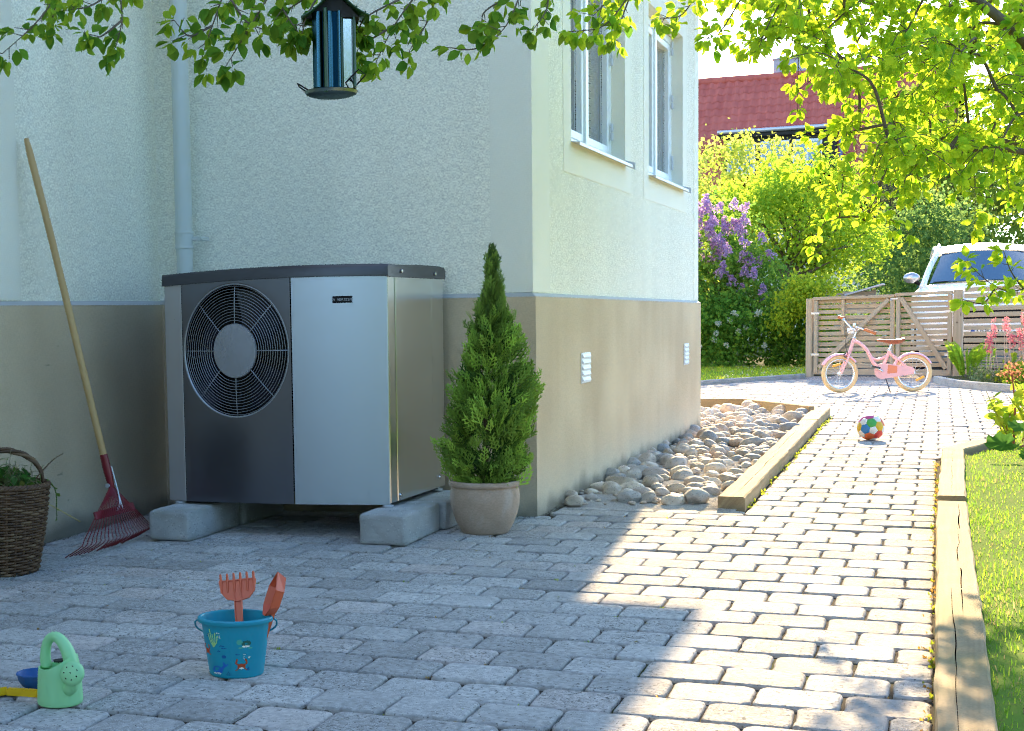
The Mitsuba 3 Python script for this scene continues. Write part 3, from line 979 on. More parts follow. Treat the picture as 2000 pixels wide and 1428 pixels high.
for s, z in ((.2, zb + .02), (.80, zb + .014), (.16, HZ0 + .03), (.86, HZ0 + .055)):
    c = side_pt(s, z, .012 if z > 1 else .004)
    put(hp, 'screw', tube([c, c + o3 * .005, c + o3 * .007], [.0085, .0085, .005], 12), 'm_chrome', smooth=30)
# foot and nameplate
for s, d in ((.045, .02), (.985, .02), (.045, .9), (.985, .9)):
    c = HL + HU * s + HV * d
    put(hp, 'foot', trimesh.Trimesh(*[lathe([(0, 0), (.024, 0), (.026, .003), (.026, .009), (.022, .012), (.009, .013), (.008, .024)], 20)[0] + [*c, .138], lathe([(0, 0), (.024, 0), (.026, .003), (.026, .009), (.022, .012), (.009, .013), (.008, .024)], 20)[1]], process=False), 'm_zinc', smooth=35)
pc = front(np.array(.815), 1.057, .001)
xa = unit(front(np.array(.83), 1.057) - front(np.array(.80), 1.057))
pm = frame(pc, xa, (0, 0, 1))
scene['m_letter'] = prin((.30, .32, .34), .5, .3)
plate = put(hp, 'nameplate', MB().add(cbox(.088, .03, .004, .0012), move=pm), 'm_black', smooth=False)
tx = meshkit.text_mesh('NIBE S2125', .0105, .0008, bold=True)
tx.apply_translation([-.029, -.0052, .0021])
w_ = tx.bounds[1][0] - tx.bounds[0][0]
tx.apply_transform(scl(min(1, .066 / w_), 1, 1))
tx.apply_transform(pm)
put(plate, 'lettering', tx, 'm_letter', smooth=False)
em = prism(Point(0, 0).buffer(.004).difference(Point(0, 0).buffer(.0022)), .0008, pm @ shift(-.036, 0, .0021))
put(plate, 'emblem', em, 'm_letter', smooth=False)
# ------------------------------------------------------------------ leaf rake leaning on the left wall
rake = thing('leaf_rake', 'red wire leaf rake with a long wooden handle, leaning on the left wall', 'rake')
RT = np.array([-3.625, 5.452, 1.775])
RS = np.array([-3.365, 5.60, .345])
dr_ = unit(RS - RT)
scene['m_handle'] = prin(proc(wood_fn((.40, .25, .10), (.56, .38, .17), (.47, .29, .12))), .5, .35)
p = smooth_path([RT, RT + dr_ * .5 + [.004, 0, 0], RS - dr_ * .3, RS + dr_ * .03], 30)
v, f = tube(p, np.r_[.010, .0145, np.full(28, .0155)], 12)
put(rake, 'handle', (v, f), 'm_handle', smooth=True, uv=np.stack([v[:, 2], np.arctan2(v[:, 1] - 5.5, v[:, 0] + 3.5) * .05], 1))
red = (.17, .008, .014)
SOC = RS + dr_ * .10
put(rake, 'socket', MB().add(tube([RS - dr_ * .055, RS - dr_ * .05, RS + dr_ * .02, SOC], [.0165, .018, .0185, .014], 14), col=red), 'm_paint', smooth=True)
tips_a, tips_b = np.array([-3.335, 5.195, .004]), np.array([-3.345, 5.82, .004])
NTINE = 22
bars = []
for k in range(NTINE):
    s = k / (NTINE - 1)
    tip = tips_a * (1 - s) + tips_b * s + np.array([.035 * math.sin(math.pi * s), 0, 0])
    bend = tip + np.array([.07, .015, .045])
    root = SOC + np.array([0, (s - .5) * .045, .02 * math.sin(math.pi * s)])
    mid = root * .45 + bend * .55 + np.array([.0, 0, .0])
    if k in (6, 13):
        tip = tip + [.01, .02, 0]
    pts = smooth_path([root, root * .75 + bend * .25, mid, bend + (root - bend) * .12, bend, tip], 18)
    bars.append(pts[6])
    put(rake, 'tine', MB().add(tube(pts, .0023, 6), col=red), 'm_paint', smooth=True)
bars = np.array(bars)
c0, c1 = bars[0] * 1.03 - bars[-1] * .03, bars[-1] * 1.03 - bars[0] * .03
m, uv = beam(c0, c1, .036, .011, .003, side=unit(SOC - (c0 + c1) / 2))
put(rake, 'crossbar', MB().add(m, col=red), 'm_paint', smooth=False)
put(rake, 'spring_clip', tube(smooth_path([RS + dr_ * .0 + [.018, .012, 0], (SOC * .5 + (c0 + c1) / 4) + [.02, .02, 0], (c0 + c1) / 2 + [.012, .0, .0]], 30), .0032, 8), 'm_zinc', smooth=40)
put(rake, 'spring_clip', tube(smooth_path([SOC + [.02, .01, .0], SOC * .5 + (c0 * .35 + c1 * .65) * .5 + [.02, 0, 0], c0 * .35 + c1 * .65 + [.012, 0, 0]], 30), .0024, 8), 'm_zinc', smooth=40)
c = RS + dr_ * .085
put(rake, 'bolt', MB().add(tube([c + [.0, -.034, 0], c + [0, .034, 0]], .0045, 8)).add(tube([c + [.0, -.034, 0], c + [0, -.026, 0]], .010, 6)), 'm_zinc', smooth=30)

# ------------------------------------------------------------------ wicker basket with garden waste
bas = thing('wicker_basket', 'tall brown wicker basket with a hoop handle, holding pulled weeds', 'basket')
BC = np.array([-3.425, 4.86])


def brad(z):
    return .148 + .052 * (z / .345) + .006 * math.sin(z * 9)


def c_wick(p, n, uv):
    g = fbm(uv.x * 14, uv.y * 3, 0., 3)
    c = mix((.035, .018, .010), (.15, .078, .036), g)
    return mix(c, (.22, .14, .07), smoothstep(.72, .9, cell_rand(uv.y * 7, dr.floor(uv.x * 9), 3)) * .5)


scene['m_wicker'] = prin(proc(c_wick), .55, .35)
NS = 30
for r_ in range(31):
    z = .012 + r_ * .0108
    n = NS * 6
    a = np.linspace(0, 2 * np.pi, n, endpoint=False)
    ph = (r_ % 2) * np.pi
    rr = brad(z) + .0058 * np.sin(a * NS / 2 + ph)
    zz = z + .0016 * fnoise(np.stack([np.cos(a) * 2, np.sin(a) * 2, a * 0 + r_], 1), 2) + .006 * np.sin(a + r_ * .15)
    v, f = tube(np.stack([BC[0] + rr * np.cos(a), BC[1] + rr * np.sin(a), zz], 1), .0052 + .0008 * rng.random(), 6, closed=True)
    uv = np.stack([np.repeat(a / 6.28, 6) * 3, np.full(len(v), rng.random() * 9)], 1)
    put(bas, 'strand', (v, f), 'm_wicker', smooth=True, uv=uv)
st = MB()
for k in range(NS):
    a = k / NS * 2 * np.pi + .05
    zz = np.linspace(.0, .352, 8)
    st.add(tube([(BC[0] + brad(z) * math.cos(a), BC[1] + brad(z) * math.sin(a), z) for z in zz], .0052, 5), uv=(a, a * 3))
put(bas, 'stakes', st, 'm_wicker', smooth=True, kind='stuff')
for tw in range(3):
    a = np.linspace(0, 2 * np.pi, 160, endpoint=False)
    rr = brad(.352) + .006 * np.cos(a * 22 + tw * 2.09)
    zz = .350 + .006 * np.sin(a * 22 + tw * 2.09)
    v, f = tube(np.stack([BC[0] + rr * np.cos(a), BC[1] + rr * np.sin(a), zz + .006 * np.sin(a + 4)], 1), .0068, 6, closed=True)
    put(bas, 'rim', (v, f), 'm_wicker', smooth=True, uv=np.stack([np.repeat(a, 6), np.full(len(v), tw + .2)], 1))
    a = np.linspace(0, np.pi, 60)
    hd = unit(np.array([.62, .5, 0]))
    side_ = np.array([-hd[1], hd[0], 0])
    cc = np.array([*BC, .34]) + hd * 0
    arc = cc + np.outer(np.cos(a), hd) * .182 + np.outer(np.sin(a) ** .8, [0, 0, 1]) * .145
    tw_ = a * 6 + tw * 2.09
    arc = arc + np.outer(np.cos(tw_), side_) * .0065 + np.outer(np.sin(tw_), hd) * .006 * np.sin(a)[:, None] + np.outer(np.sin(tw_) * np.sin(a), [0, 0, .006])
    v, f = tube(arc, .0068, 7)
    put(bas, 'handle', (v, f), 'm_wicker', smooth=True, uv=np.stack([v[:, 2] * 3, np.full(len(v), tw + .6)], 1))
put(bas, 'base', lathe([(.001, .004), (.15, .004), (.152, .012), (.001, .014)], 30), 'm_dark', smooth=False, to_world=toT(shift(BC[0], BC[1], 0)))

scene['m_leafmix'] = {'type': 'principledthin', 'base_color': VC, 'roughness': .55, 'diff_trans': .7, 'eta': 1.3}
LEAF_V = np.array([[0, 0, 0], [-.30, .28, .05], [-.38, .55, .045], [-.20, .84, .0], [0, 1, -.06], [.20, .84, .0], [.38, .55, .045], [.30, .28, .05], [0, .30, -.03], [0, .58, -.035], [0, .82, -.03]])
LEAF_F = np.array([[0, 8, 1], [1, 8, 9], [1, 9, 2], [2, 9, 10], [2, 10, 3], [3, 10, 4], [0, 7, 8], [7, 9, 8], [7, 6, 9], [6, 10, 9], [6, 5, 10], [5, 4, 10]])
QUAD_V = np.array([[0, 0, 0], [-.32, .5, .06], [0, 1, -.04], [.32, .5, .06]])
QUAD_F = np.array([[0, 2, 1], [0, 3, 2]])


def scatter(V, F, pos, ydir, zdir, size, wid=1.0):
    """Copies of a leaf (along +y, face +z): arrays of positions, growth directions and approximate face normals."""
    y = ydir / (np.linalg.norm(ydir, axis=1, keepdims=True) + 1e-9)
    x = np.cross(y, zdir)
    x /= np.linalg.norm(x, axis=1, keepdims=True) + 1e-9
    z = np.cross(x, y)
    s = np.asarray(size)[:, None, None] if np.ndim(size) else size
    w = V[None] * s
    v = pos[:, None] + w[..., 0:1] * x[:, None] * wid + w[..., 1:2] * y[:, None] + w[..., 2:3] * z[:, None]
    n = len(V)
    f = F[None] + (np.arange(len(pos)) * n)[:, None, None]
    return v.reshape(-1, 3), f.reshape(-1, 3)


def rdir(n, up=0.0):
    d = rng.normal(size=(n, 3))
    d /= np.linalg.norm(d, axis=1, keepdims=True)
    d[:, 2] += up
    return d / np.linalg.norm(d, axis=1, keepdims=True)


n = 420
a, r_ = rng.uniform(0, 6.28, n), .17 * np.sqrt(rng.random(n))
pos = np.stack([BC[0] + r_ * np.cos(a), BC[1] + r_ * np.sin(a), .335 + .05 * (1 - (r_ / .18) ** 2) + rng.normal(0, .012, n)], 1)
w = MB()
v, f = scatter(LEAF_V, LEAF_F, pos[:300], rdir(300, .3), rdir(300, .6), rng.uniform(.018, .045, 300))
w.add((v, f), col=np.repeat(np.stack([rng.uniform(.05, .12, 300), rng.uniform(.11, .2, 300), rng.uniform(.02, .05, 300)], 1), len(LEAF_V), 0))
for k in range(130):
    p0 = pos[rng.integers(0, n)]
    d = rdir(1, .4)[0] * rng.uniform(.05, .12)
    d[:2] *= 1.0
    w.add(tube(smooth_path([p0, p0 + d * .5 + [0, 0, .012], p0 + d + [0, 0, -.015]], 6), .0012, 4), col=(.26, .22, .12) if k % 3 else (.14, .2, .06))
gw = thing('garden_waste', 'pulled weeds, straw and twigs heaped in the wicker basket', 'weeds', kind='stuff')
put(None, gw, w, 'm_leafmix', smooth=False)
tw = thing('straw_stalk', 'single yellow straw sticking out of the basket towards the rake', 'straw')
put(None, tw, MB().add(tube(smooth_path([(-3.26, 4.93, .28), (-3.32, 5.15, .21), (-3.39, 5.41, .125)], 12), .0022, 5), col=(.5, .38, .14)), 'm_matte', smooth=True)
for k, (p0, p1, l_) in enumerate([((-3.30, 4.90, .34), (-3.22, 5.03, .46), 'bare twig poking up out of the basket rim'), ((-3.262, 4.97, .36), (-3.25, 5.01, .20), 'wilted green stem hanging over the basket rim')]):
    t_ = thing('weed_stem', l_, 'plant stem')
    pts = smooth_path([p0, (np.array(p0) + p1) / 2 + [.02, .0, .03], p1], 14)
    mm = MB().add(tube(pts, np.linspace(.0035, .0012, 14), 5), col=(.16, .10, .06) if k == 0 else (.13, .2, .05))
    if k:
        lp = pts[3:]
        v, f = scatter(LEAF_V, LEAF_F, lp, rdir(len(lp), -.5), rdir(len(lp), .5), rng.uniform(.012, .025, len(lp)))
        mm.add((v, f), col=(.14, .22, .04))
    put(None, t_, mm, 'm_leafmix', smooth=False)

# ------------------------------------------------------------------ flower pot with a conifer
pot = thing('flower_pot', 'round weathered clay pot standing right of the heat pump', 'flower pot')
PC = np.array([-1.868, 6.375])
prof = [(.001, .0), (.098, .0), (.106, .006), (.125, .04), (.143, .085), (.1535, .13), (.156, .165), (.153, .195), (.149, .206), (.1495, .210), (.1585, .214), (.1625, .222), (.162, .231), (.157, .238), (.147, .239), (.138, .232), (.136, .21), (.134, .19)]


def c_pot(p, n, uv):
    h = fbm(p.x * 9, p.y * 9, p.z * 9, 3)
    g = noise(p.x * 170, p.y * 170, p.z * 170)
    c = mix((.36, .25, .17), (.46, .355, .27), h)
    c = mix(c, (.50, .42, .35), smoothstep(.5, .8, fbm(p.x * 17, p.y * 17, p.z * 6 + 4, 3)) * .6)
    return c * (.86 + .22 * g)


scene['m_pot'] = bump(prin(proc(c_pot), .85, .15), lambda p, n, uv: fbm(p.x * 90, p.y * 90, p.z * 90, 2), .002, 1.2e-3)
put(pot, 'body', lathe(prof, 56), 'm_pot', smooth=50, to_world=toT(shift(PC[0], PC[1], 0)))
put(pot, 'soil', lathe([(.137, .205), (.06, .212), (.001, .214)], 28), 'm_soil', smooth=False, to_world=toT(shift(PC[0], PC[1], 0)))

con = thing('potted_conifer', 'slender bright green cypress-like conifer growing in the clay pot', 'conifer')
put(con, 'trunk', MB().add(tube(smooth_path([(PC[0], PC[1], .2), (PC[0] + .01, PC[1], .6), (PC[0] + .03, PC[1], 1.0), (PC[0] + .038, PC[1] - .02, 1.29)], 20), np.linspace(.013, .002, 20), 7), col=(.12, .075, .04)), 'm_matte', smooth=True)


def rad_at(z):
    zs = [.2, .26, .36, .45, .55, .70, .80, .93, 1.01, 1.11, 1.22, 1.34]
    rs = [.11, .18, .235, .245, .235, .20, .165, .124, .086, .056, .038, .010]
    return np.interp(z, zs, rs)


def spray(n_side, L):
    """A flat scale-leaf spray: axis with alternating forked side twigs, as thin three-sided strips (segments start, end, radius)."""
    seg = []
    for k in range(n_side):
        t = (k + 1) / (n_side + 1)
        l_ = L * .42 * (1 - t * .75) * rng.uniform(.7, 1.15)
        s = 1 if k % 2 else -1
        a = np.array([0, L * t, 0])
        d = np.array([s * math.sin(.75), math.cos(.75), rng.normal(0, .15)])
        seg.append((a, a + d * l_, .021))
        if l_ > L * .2:
            for q_ in (.45, .75):
                e = a + d * l_ * q_
                d2 = unit(d + np.array([s * -.8 * (1 if q_ > .5 else -1), .5, 0]))
                seg.append((e, e + d2 * l_ * .42, .019))
    seg.append((np.array([0, 0, 0.]), np.array([0, L, -.08 * L]), .021))
    V, F = [], []
    for a, b, r in seg:
        d = unit(b - a)
        x = unit(np.cross(d, [0, 0, 1])) * r * 1.5
        z = np.array([0, 0, r * .7])
        k = len(V)
        V += [a + x * .7, a - x * .7, a + z, b + x, b - x, b + z, b + d * r * 3]
        F += [(k, k + 3, k + 5), (k, k + 5, k + 2), (k + 1, k + 5, k + 4), (k + 1, k + 2, k + 5), (k, k + 1, k + 4), (k, k + 4, k + 3), (k + 3, k + 6, k + 5), (k + 4, k + 5, k + 6), (k + 3, k + 4, k + 6)]
    return np.array(V), np.array(F)


sprays = [spray(9, 1.0) for _ in range(5)]
# radius grows with the spray length: sprays are unit length with absolute twig radius scaled below
big = MB()
N = 1250
zz = []
while len(zz) < N:
    z = rng.uniform(.22, 1.30)
    if rng.random() < (rad_at(z) / .23) ** .8 + .06:
        zz.append(z)
lobe = rng.uniform(0, 6.28, 40)
for k, z in enumerate(zz):
    a = rng.uniform(0, 2 * np.pi)
    R_ = rad_at(z)
    clump = meshkit.noise(np.array([math.cos(a) * 1.9, math.sin(a) * 1.9, z * 7.0]), 3)
    R_ *= .56 + .78 * clump
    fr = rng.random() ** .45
    L = rng.uniform(.07, .122) * (1 if z < .95 else .9)
    axis = np.array([PC[0] + .03 * max(0, z - .3) ** 1.0 + .008, PC[1] - .015 * z, 0]) if False else np.array([PC[0] + .022 + .03 * max(0, z - .3), PC[1] - .015 * z, 0])
    out = np.array([math.cos(a), math.sin(a), 0])
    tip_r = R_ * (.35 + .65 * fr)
    upw = rng.uniform(.6, 1.5) + max(0, z - .9) * 7 if z > .33 else rng.uniform(-.1, .8)
    d = unit(out * 1.0 + np.array([0, 0, upw]) + rng.normal(0, .25, 3))
    tip = axis + out * tip_r + np.array([0, 0, z])
    base = tip - d * L
    face = unit(np.cross(d, [0, 0, 1]) + rng.normal(0, .5, 3))
    x = unit(np.cross(d, face))
    V, F = sprays[k % 5]
    V = V * np.array([L, L, L])
    m = frame(base, x, d, np.cross(x, d))
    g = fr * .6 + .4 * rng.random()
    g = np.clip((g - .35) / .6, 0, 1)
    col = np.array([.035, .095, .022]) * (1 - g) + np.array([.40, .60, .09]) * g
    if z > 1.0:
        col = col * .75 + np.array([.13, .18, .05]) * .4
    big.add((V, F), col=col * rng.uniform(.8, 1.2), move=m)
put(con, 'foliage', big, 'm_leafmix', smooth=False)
# ------------------------------------------------------------------ toys
BKT = np.array([-1.795, 3.655])
bk = thing('toy_bucket', 'teal toy bucket printed with sea animals, holding an orange rake and scoop', 'toy bucket')
TEAL = (.008, .26, .35)
prof = [(.001, .004), (.070, .004), (.0735, .0), (.076, .004), (.0955, .146), (.0965, .149), (.1045, .150), (.1065, .153), (.1065, .160), (.1035, .1635), (.0975, .1635), (.0945, .160), (.0735, .012), (.001, .009)]
BROT = toT(shift(*BKT, 0) @ rot([0, 0, 1], .30) @ scl(1, .86, 1))
mb = MB().add(lathe(prof, 72), col=TEAL)
put(bk, 'body', mb, 'm_plastic', smooth=False, to_world=BROT) if False else put(bk, 'body', trimesh.Trimesh(*lathe(prof, 72), process=False), two(prin(TEAL, .38, .5)), smooth=35, to_world=BROT)
th_f = -1.42 - .30      # the print faces the viewer


def on_bucket(poly, off=.0004, col=(1, 1, 1)):
    """Flat print wrapped on the bucket: x = metres along the wall, y = height."""
    e = prism(affinity.translate(affinity.scale(poly, 1.32, 1.12, origin=(0, .06)), .004, .002), .0005)
    v = np.array(e.vertices)
    r = .076 + (.0955 - .076) * (v[:, 1] - .004) / .142 + off + v[:, 2]
    a = th_f + v[:, 0] / .088
    return MB().add((np.stack([r * np.cos(a), r * np.sin(a), v[:, 1]], 1), np.array(e.faces)), col=col)


def ellipse(x, y, a, b, ang=0, n=20):
    return affinity.translate(affinity.rotate(affinity.scale(Point(0, 0).buffer(1, n // 4), a, b), ang, origin=(0, 0)), x, y)


def deck(poly, col, name='print', kind=None):
    put(bk, name, on_bucket(poly.segmentize(.004) if hasattr(poly, 'segmentize') else poly, col=col), 'm_matte', smooth=False, to_world=BROT, kind=kind)


YG, ORG, DKB, WHT, LB = (.36, .62, .22), (.42, .075, .03), (.01, .10, .26), (.75, .78, .66), (.02, .12, .42)
weed = []
for k, (dx, h_) in enumerate([(-.011, .030), (-.006, .041), (0, .028), (.006, .033), (.011, .027)]):
    weed.append(LineString([(-.036, .083), (-.036 + dx * .8, .083 + h_ * .45), (-.036 + dx * 1.1, .083 + h_)]).buffer(.0011))
    weed.append(ellipse(-.036 + dx * 1.1, .083 + h_, .0016, .004, -dx * 900))
deck(unary_union(weed), YG, 'seaweed_print')


def crab(x, y, s=1.0):
    p = [ellipse(x, y, .0095 * s, .0068 * s)]
    for q_ in (-1, 1):
        p.append(LineString([(x + q_ * .006 * s, y + .003 * s), (x + q_ * .0125 * s, y + .008 * s), (x + q_ * .011 * s, y + .014 * s)]).buffer(.0017 * s))
        p.append(ellipse(x + q_ * .0105 * s, y + .015 * s, .0022 * s, .0042 * s, 15 * q_))
        p.append(LineString([(x + q_ * .006 * s, y - .004 * s), (x + q_ * .013 * s, y - .010 * s)]).buffer(.0012 * s))
    return unary_union(p)


deck(crab(.027, .036), ORG, 'crab_print')
deck(crab(-.062, .070, .9), ORG, 'crab_print')
deck(ellipse(.027, .0315, .006, .0026), WHT, 'crab_belly_print') if False else put(bk, 'crab_belly_print', on_bucket(ellipse(.027, .0312, .0055, .0024), .001, WHT), 'm_matte', smooth=False, to_world=BROT)
deck(unary_union([ellipse(-.033, .0245, .0150, .0105), LineString([(-.022, .027), (-.013, .036)]).buffer(.003), ellipse(-.013, .041, .0025, .0055, 30), ellipse(-.0075, .0385, .0022, .005, -50)]), LB, 'whale_print')
put(bk, 'whale_belly_print', on_bucket(ellipse(-.034, .0163, .0115, .0024), .001, WHT), 'm_matte', smooth=False, to_world=BROT)
deck(ellipse(.0375, .0935, .0105, .0075, 5), (.03, .13, .10), 'turtle_shell_print')
deck(unary_union([ellipse(.0225, .0975, .0062, .0068), ellipse(.026, .0835, .006, .0022, 15), ellipse(.046, .082, .0055, .0020, -8)]), (.08, .38, .28), 'turtle_print')
put(bk, 'turtle_belly_print', on_bucket(ellipse(.0365, .0865, .0085, .0024), .001, WHT), 'm_matte', smooth=False, to_world=BROT)
deck(unary_union([ellipse(x, y, l_, .0012) for x, y, l_ in ((-.049, .114, .005), (-.054, .109, .0035), (-.015, .087, .006), (-.011, .082, .007), (-.024, .0735, .005), (.018, .066, .0055))] + [ellipse(-.012, .060, .0055, .0042), ellipse(.043, .028, .0028, .0046, -20)]), DKB, 'fish_print', 'stuff')
deck(unary_union([ellipse(x, y, r, r, n=12) for x, y, r in ((-.024, .119, .0019), (-.0195, .119, .0014), (-.0185, .113, .0011), (-.0185, .108, .0018), (.032, .066, .0014), (.0355, .0655, .0009), (.0325, .060, .0010), (.0325, .055, .0013))]), WHT, 'bubble_print', 'stuff')
star = Polygon([((.0036 if k % 2 == 0 else .0016) * math.sin(k * math.pi / 5) + .0445, (.0036 if k % 2 == 0 else .0016) * math.cos(k * math.pi / 5) + .058) for k in range(10)])
deck(star, WHT, 'star_print')
tri = Polygon([(-.0045, -.003), (.0045, -.003), (0, .0055)])
deck(affinity.translate(tri.buffer(.0006).difference(tri.buffer(-.0008)), -.004, .0165), (.01, .14, .25), 'recycling_mark_print')
put(bk, 'seam', tube([(.0768 * math.cos(th_f + .07), .0768 * math.sin(th_f + .07), .004), (.0958 * math.cos(th_f + .07), .0958 * math.sin(th_f + .07), .146)], .0007, 6), two(prin(TEAL, .38, .5)), smooth=30, to_world=BROT)
a = np.linspace(0, np.pi, 40)
ha = 3.54 - .30
hpts = np.stack([np.cos(a) * .1085, -np.sin(a) * .0, np.zeros(40)], 1)
hx, hy = np.array([math.cos(ha), math.sin(ha), 0]), np.array([-math.sin(ha), math.cos(ha), 0])
hp_ = np.outer(np.sign(np.cos(a)) * np.abs(np.cos(a)) ** .55, hx) * (.108 + .018 * np.sin(a) ** .5)[:, None] + np.outer(np.sin(a), -hy * .06 + np.array([0, 0, -.06])) + np.array([0, 0, .152]) - np.outer(np.sin(a), hy) * .045
put(bk, 'handle', tube(hp_, .0028, 8), two(prin(TEAL, .38, .5)), smooth=True, to_world=BROT)

ORC = (.58, .10, .035)
tr = thing('toy_rake', 'orange toy hand rake standing upright in the teal bucket', 'toy rake')
o = np.array([-1.775, 3.645, .02])
yv = unit(np.array([-.055, .10, .27]))
xv = unit(np.cross(yv, [-.35, .93, 0.0]))
xv = unit(np.array([.96, .27, .23]) - yv * (np.array([.96, .27, .23]) @ yv))
TM = frame(o, xv, yv)
put(tr, 'handle', MB().add(prism(Polygon([(-.009, 0), (.009, 0), (.0115, .215), (-.0115, .215)]), .003), col=ORC, move=TM).add(prism(Polygon([(-.009, 0), (-.0068, 0), (-.009, .215), (-.0115, .215)]), .010), col=ORC, move=TM @ shift(0, 0, -.001)).add(prism(Polygon([(.0068, 0), (.009, 0), (.0115, .215), (.009, .215)]), .010), col=ORC, move=TM @ shift(0, 0, -.001)), 'm_plastic', smooth=False)
head = unary_union([Polygon([(-.050, .245), (-.045, .215), (-.030, .197), (0, .190), (.030, .197), (.045, .215), (.050, .245)]).buffer(.004)])
hd = MB().add(prism(head, .003), col=ORC, move=TM @ shift(0, 0, .002))
hd.add(prism(head.difference(head.buffer(-.003)), .009), col=ORC, move=TM @ shift(0, 0, .0005))
put(tr, 'head', hd, 'm_plastic', smooth=False)
for k in range(6):
    x = -.048 + k * .0192
    put(tr, 'tooth', MB().add(tube([(x, .215, .006), (x, .25, .006), (x, .2645, .0085), (x, .268, .010)], [.003, .0042, .0036, .0016], 8), col=ORC, move=TM), 'm_plastic', smooth=True)
ts_ = thing('toy_scoop', 'orange toy scoop leaning in the teal bucket beside the rake', 'toy shovel')
o = np.array([-1.735, 3.66, .03])
yv = unit(np.array([.075, .06, .27]))
xv = unit(np.array([.60, -.75, .0]) - yv * (np.array([.60, -.75, .0]) @ yv))
TM = frame(o, xv, yv)
put(ts_, 'handle', MB().add(prism(Polygon([(-.008, 0), (.008, 0), (.010, .155), (-.010, .155)]), .009), col=ORC, move=TM @ shift(0, 0, -.004)), 'm_plastic', smooth=False)
out = np.array([(-.012, .135), (-.036, .160), (-.037, .215), (0, .262), (.037, .215), (.036, .160), (.012, .135)])
base = out * [.62, 1] + [0, 0]
base[:, 1] = .150 + (out[:, 1] - .135) * .80
n = len(out)
v = np.vstack([np.column_stack([out, np.full(n, .024)]), np.column_stack([base, np.full(n, -.004)]), [[0, .19, -.004]]])
k = np.arange(n)
f = np.vstack([np.stack([k, (k + 1) % n, (k + 1) % n + n], 1), np.stack([k, (k + 1) % n + n, k + n], 1), np.stack([k + n, (k + 1) % n + n, k * 0 + 2 * n], 1)])
f = np.array([t for t in f if not (set(t) & {3} and not set(t) - {2, 3, 4})])
put(ts_, 'blade', MB().add((v, f), col=ORC, move=TM).add((v + [0, 0, -.0022], f), col=ORC, move=TM), 'm_plastic', smooth=False)
put(ts_, 'rib', MB().add(tube([(0, .15, -.002), (0, .22, -.001)], .0022, 6), col=ORC, move=TM), 'm_plastic', smooth=True)

# watering can
GRN = (.28, .60, .28)
wc = thing('toy_watering_can', 'pale green toy watering can with a loop handle and a round rose', 'watering can')
WC = np.array([-2.092, 3.215])
WM = shift(*WC, 0) @ rot([0, 0, 1], -.05)
g_ = two(prin(GRN, .42, .45))
scene['m_green'] = g_
prof = [(.001, .0), (.052, .0), (.0572, .003), (.059, .009), (.0585, .03), (.0555, .085), (.054, .098)]
nth = 64
th = np.arange(nth) / nth * 2 * np.pi
rows = []
for r, z in prof[2:] + [(.0535, None)]:
    if z is None:
        zt = .098 + .034 * np.clip((np.cos(th - .15) + .25) / 1.25, 0, 1) ** 1.3
        rows.append(np.stack([(.0535 - .18 * (zt - .098)) * np.cos(th), (.0535 - .18 * (zt - .098)) * np.sin(th), zt + .0005], 1))
    else:
        rows.append(np.stack([r * np.cos(th), r * np.sin(th), np.full(nth, z)], 1))
top = rows[-1]
rows.append(top * [.93, .93, 1] + [0, 0, .0])
rows.append(top * [.90, .90, 1] - [0, 0, .012])
V = np.vstack(rows + [[[0, 0, .096]], ])
nr = len(rows)
f = []
for r in range(nr - 1):
    for k in range(nth):
        a, b = r * nth + k, r * nth + (k + 1) % nth
        f += [(a, b, b + nth), (a, b + nth, a + nth)]
f += [((nr - 1) * nth + k, (nr - 1) * nth + (k + 1) % nth, nr * nth) for k in range(nth)]
V2, F2 = lathe(prof[:3], nth)
put(wc, 'body', MB().add((V, np.array(f))).add((V2, F2)).mesh(), 'm_green', smooth=40, to_world=toT(WM))
put(wc, 'filling_hole', lathe([(.0135, .107), (.0155, .110), (.0155, .112), (.001, .109)], 20), 'm_dark', smooth=False, to_world=toT(WM @ shift(-.008, .012, 0)))
hpth = smooth_path([(-.040, .0, .092), (-.043, .0, .125), (-.034, .0, .160), (-.012, .0, .176), (.012, .0, .163), (.030, .0, .135), (.042, .0, .095)], 40)
hr = np.interp(np.linspace(0, 1, 40), [0, .3, .5, .75, 1], [.0145, .0125, .0125, .016, .019])
v, f = tube(hpth, hr, 14)
v = np.stack([v[:, 0], v[:, 1] * 1.15, v[:, 2]], 1)
put(wc, 'handle', (v, f), 'm_green', smooth=True, to_world=toT(WM))
sd = unit(np.array([.42, -.55, .50]))
s0 = np.array([.042, -.022, .046])
sp = smooth_path([s0, s0 + np.array([.016, -.010, .010]), s0 + np.array([.023, -.013, .028]), s0 + np.array([.027, -.014, .042])], 14)
put(wc, 'spout', tube(sp, np.linspace(.0185, .0150, 14), 18), 'm_green', smooth=True, to_world=toT(WM))
rd = unit(np.array([.22, -.88, .32]))
rx = unit(np.cross(rd, [0, 0, 1]))
RM = WM @ frame(sp[-1] + rd * .004 + [.003, 0, .004], rx, np.cross(rd, rx), rd)
rprof = [(1.12 * a_, 1.1 * b_) for a_, b_ in [(.001, -.014), (.014, -.013), (.0245, -.004), (.0282, .006), (.0272, .013), (.0215, .0195), (.012, .0225), (.001, .0235)]]
rose = put(wc, 'rose', lathe(rprof, 40), 'm_green', smooth=50, to_world=toT(RM))
for k in range(8):
    a, r, z = (k * 2 * np.pi / 7, .0180, .02335) if k < 7 else (0, 0, .0257)
    put(rose, 'hole', lathe([(.0020, -.0004), (.0020, .0006), (.0001, .0008)], 8), 'm_black', smooth=False, to_world=toT(RM @ shift(r * math.cos(a), r * math.sin(a), z)))
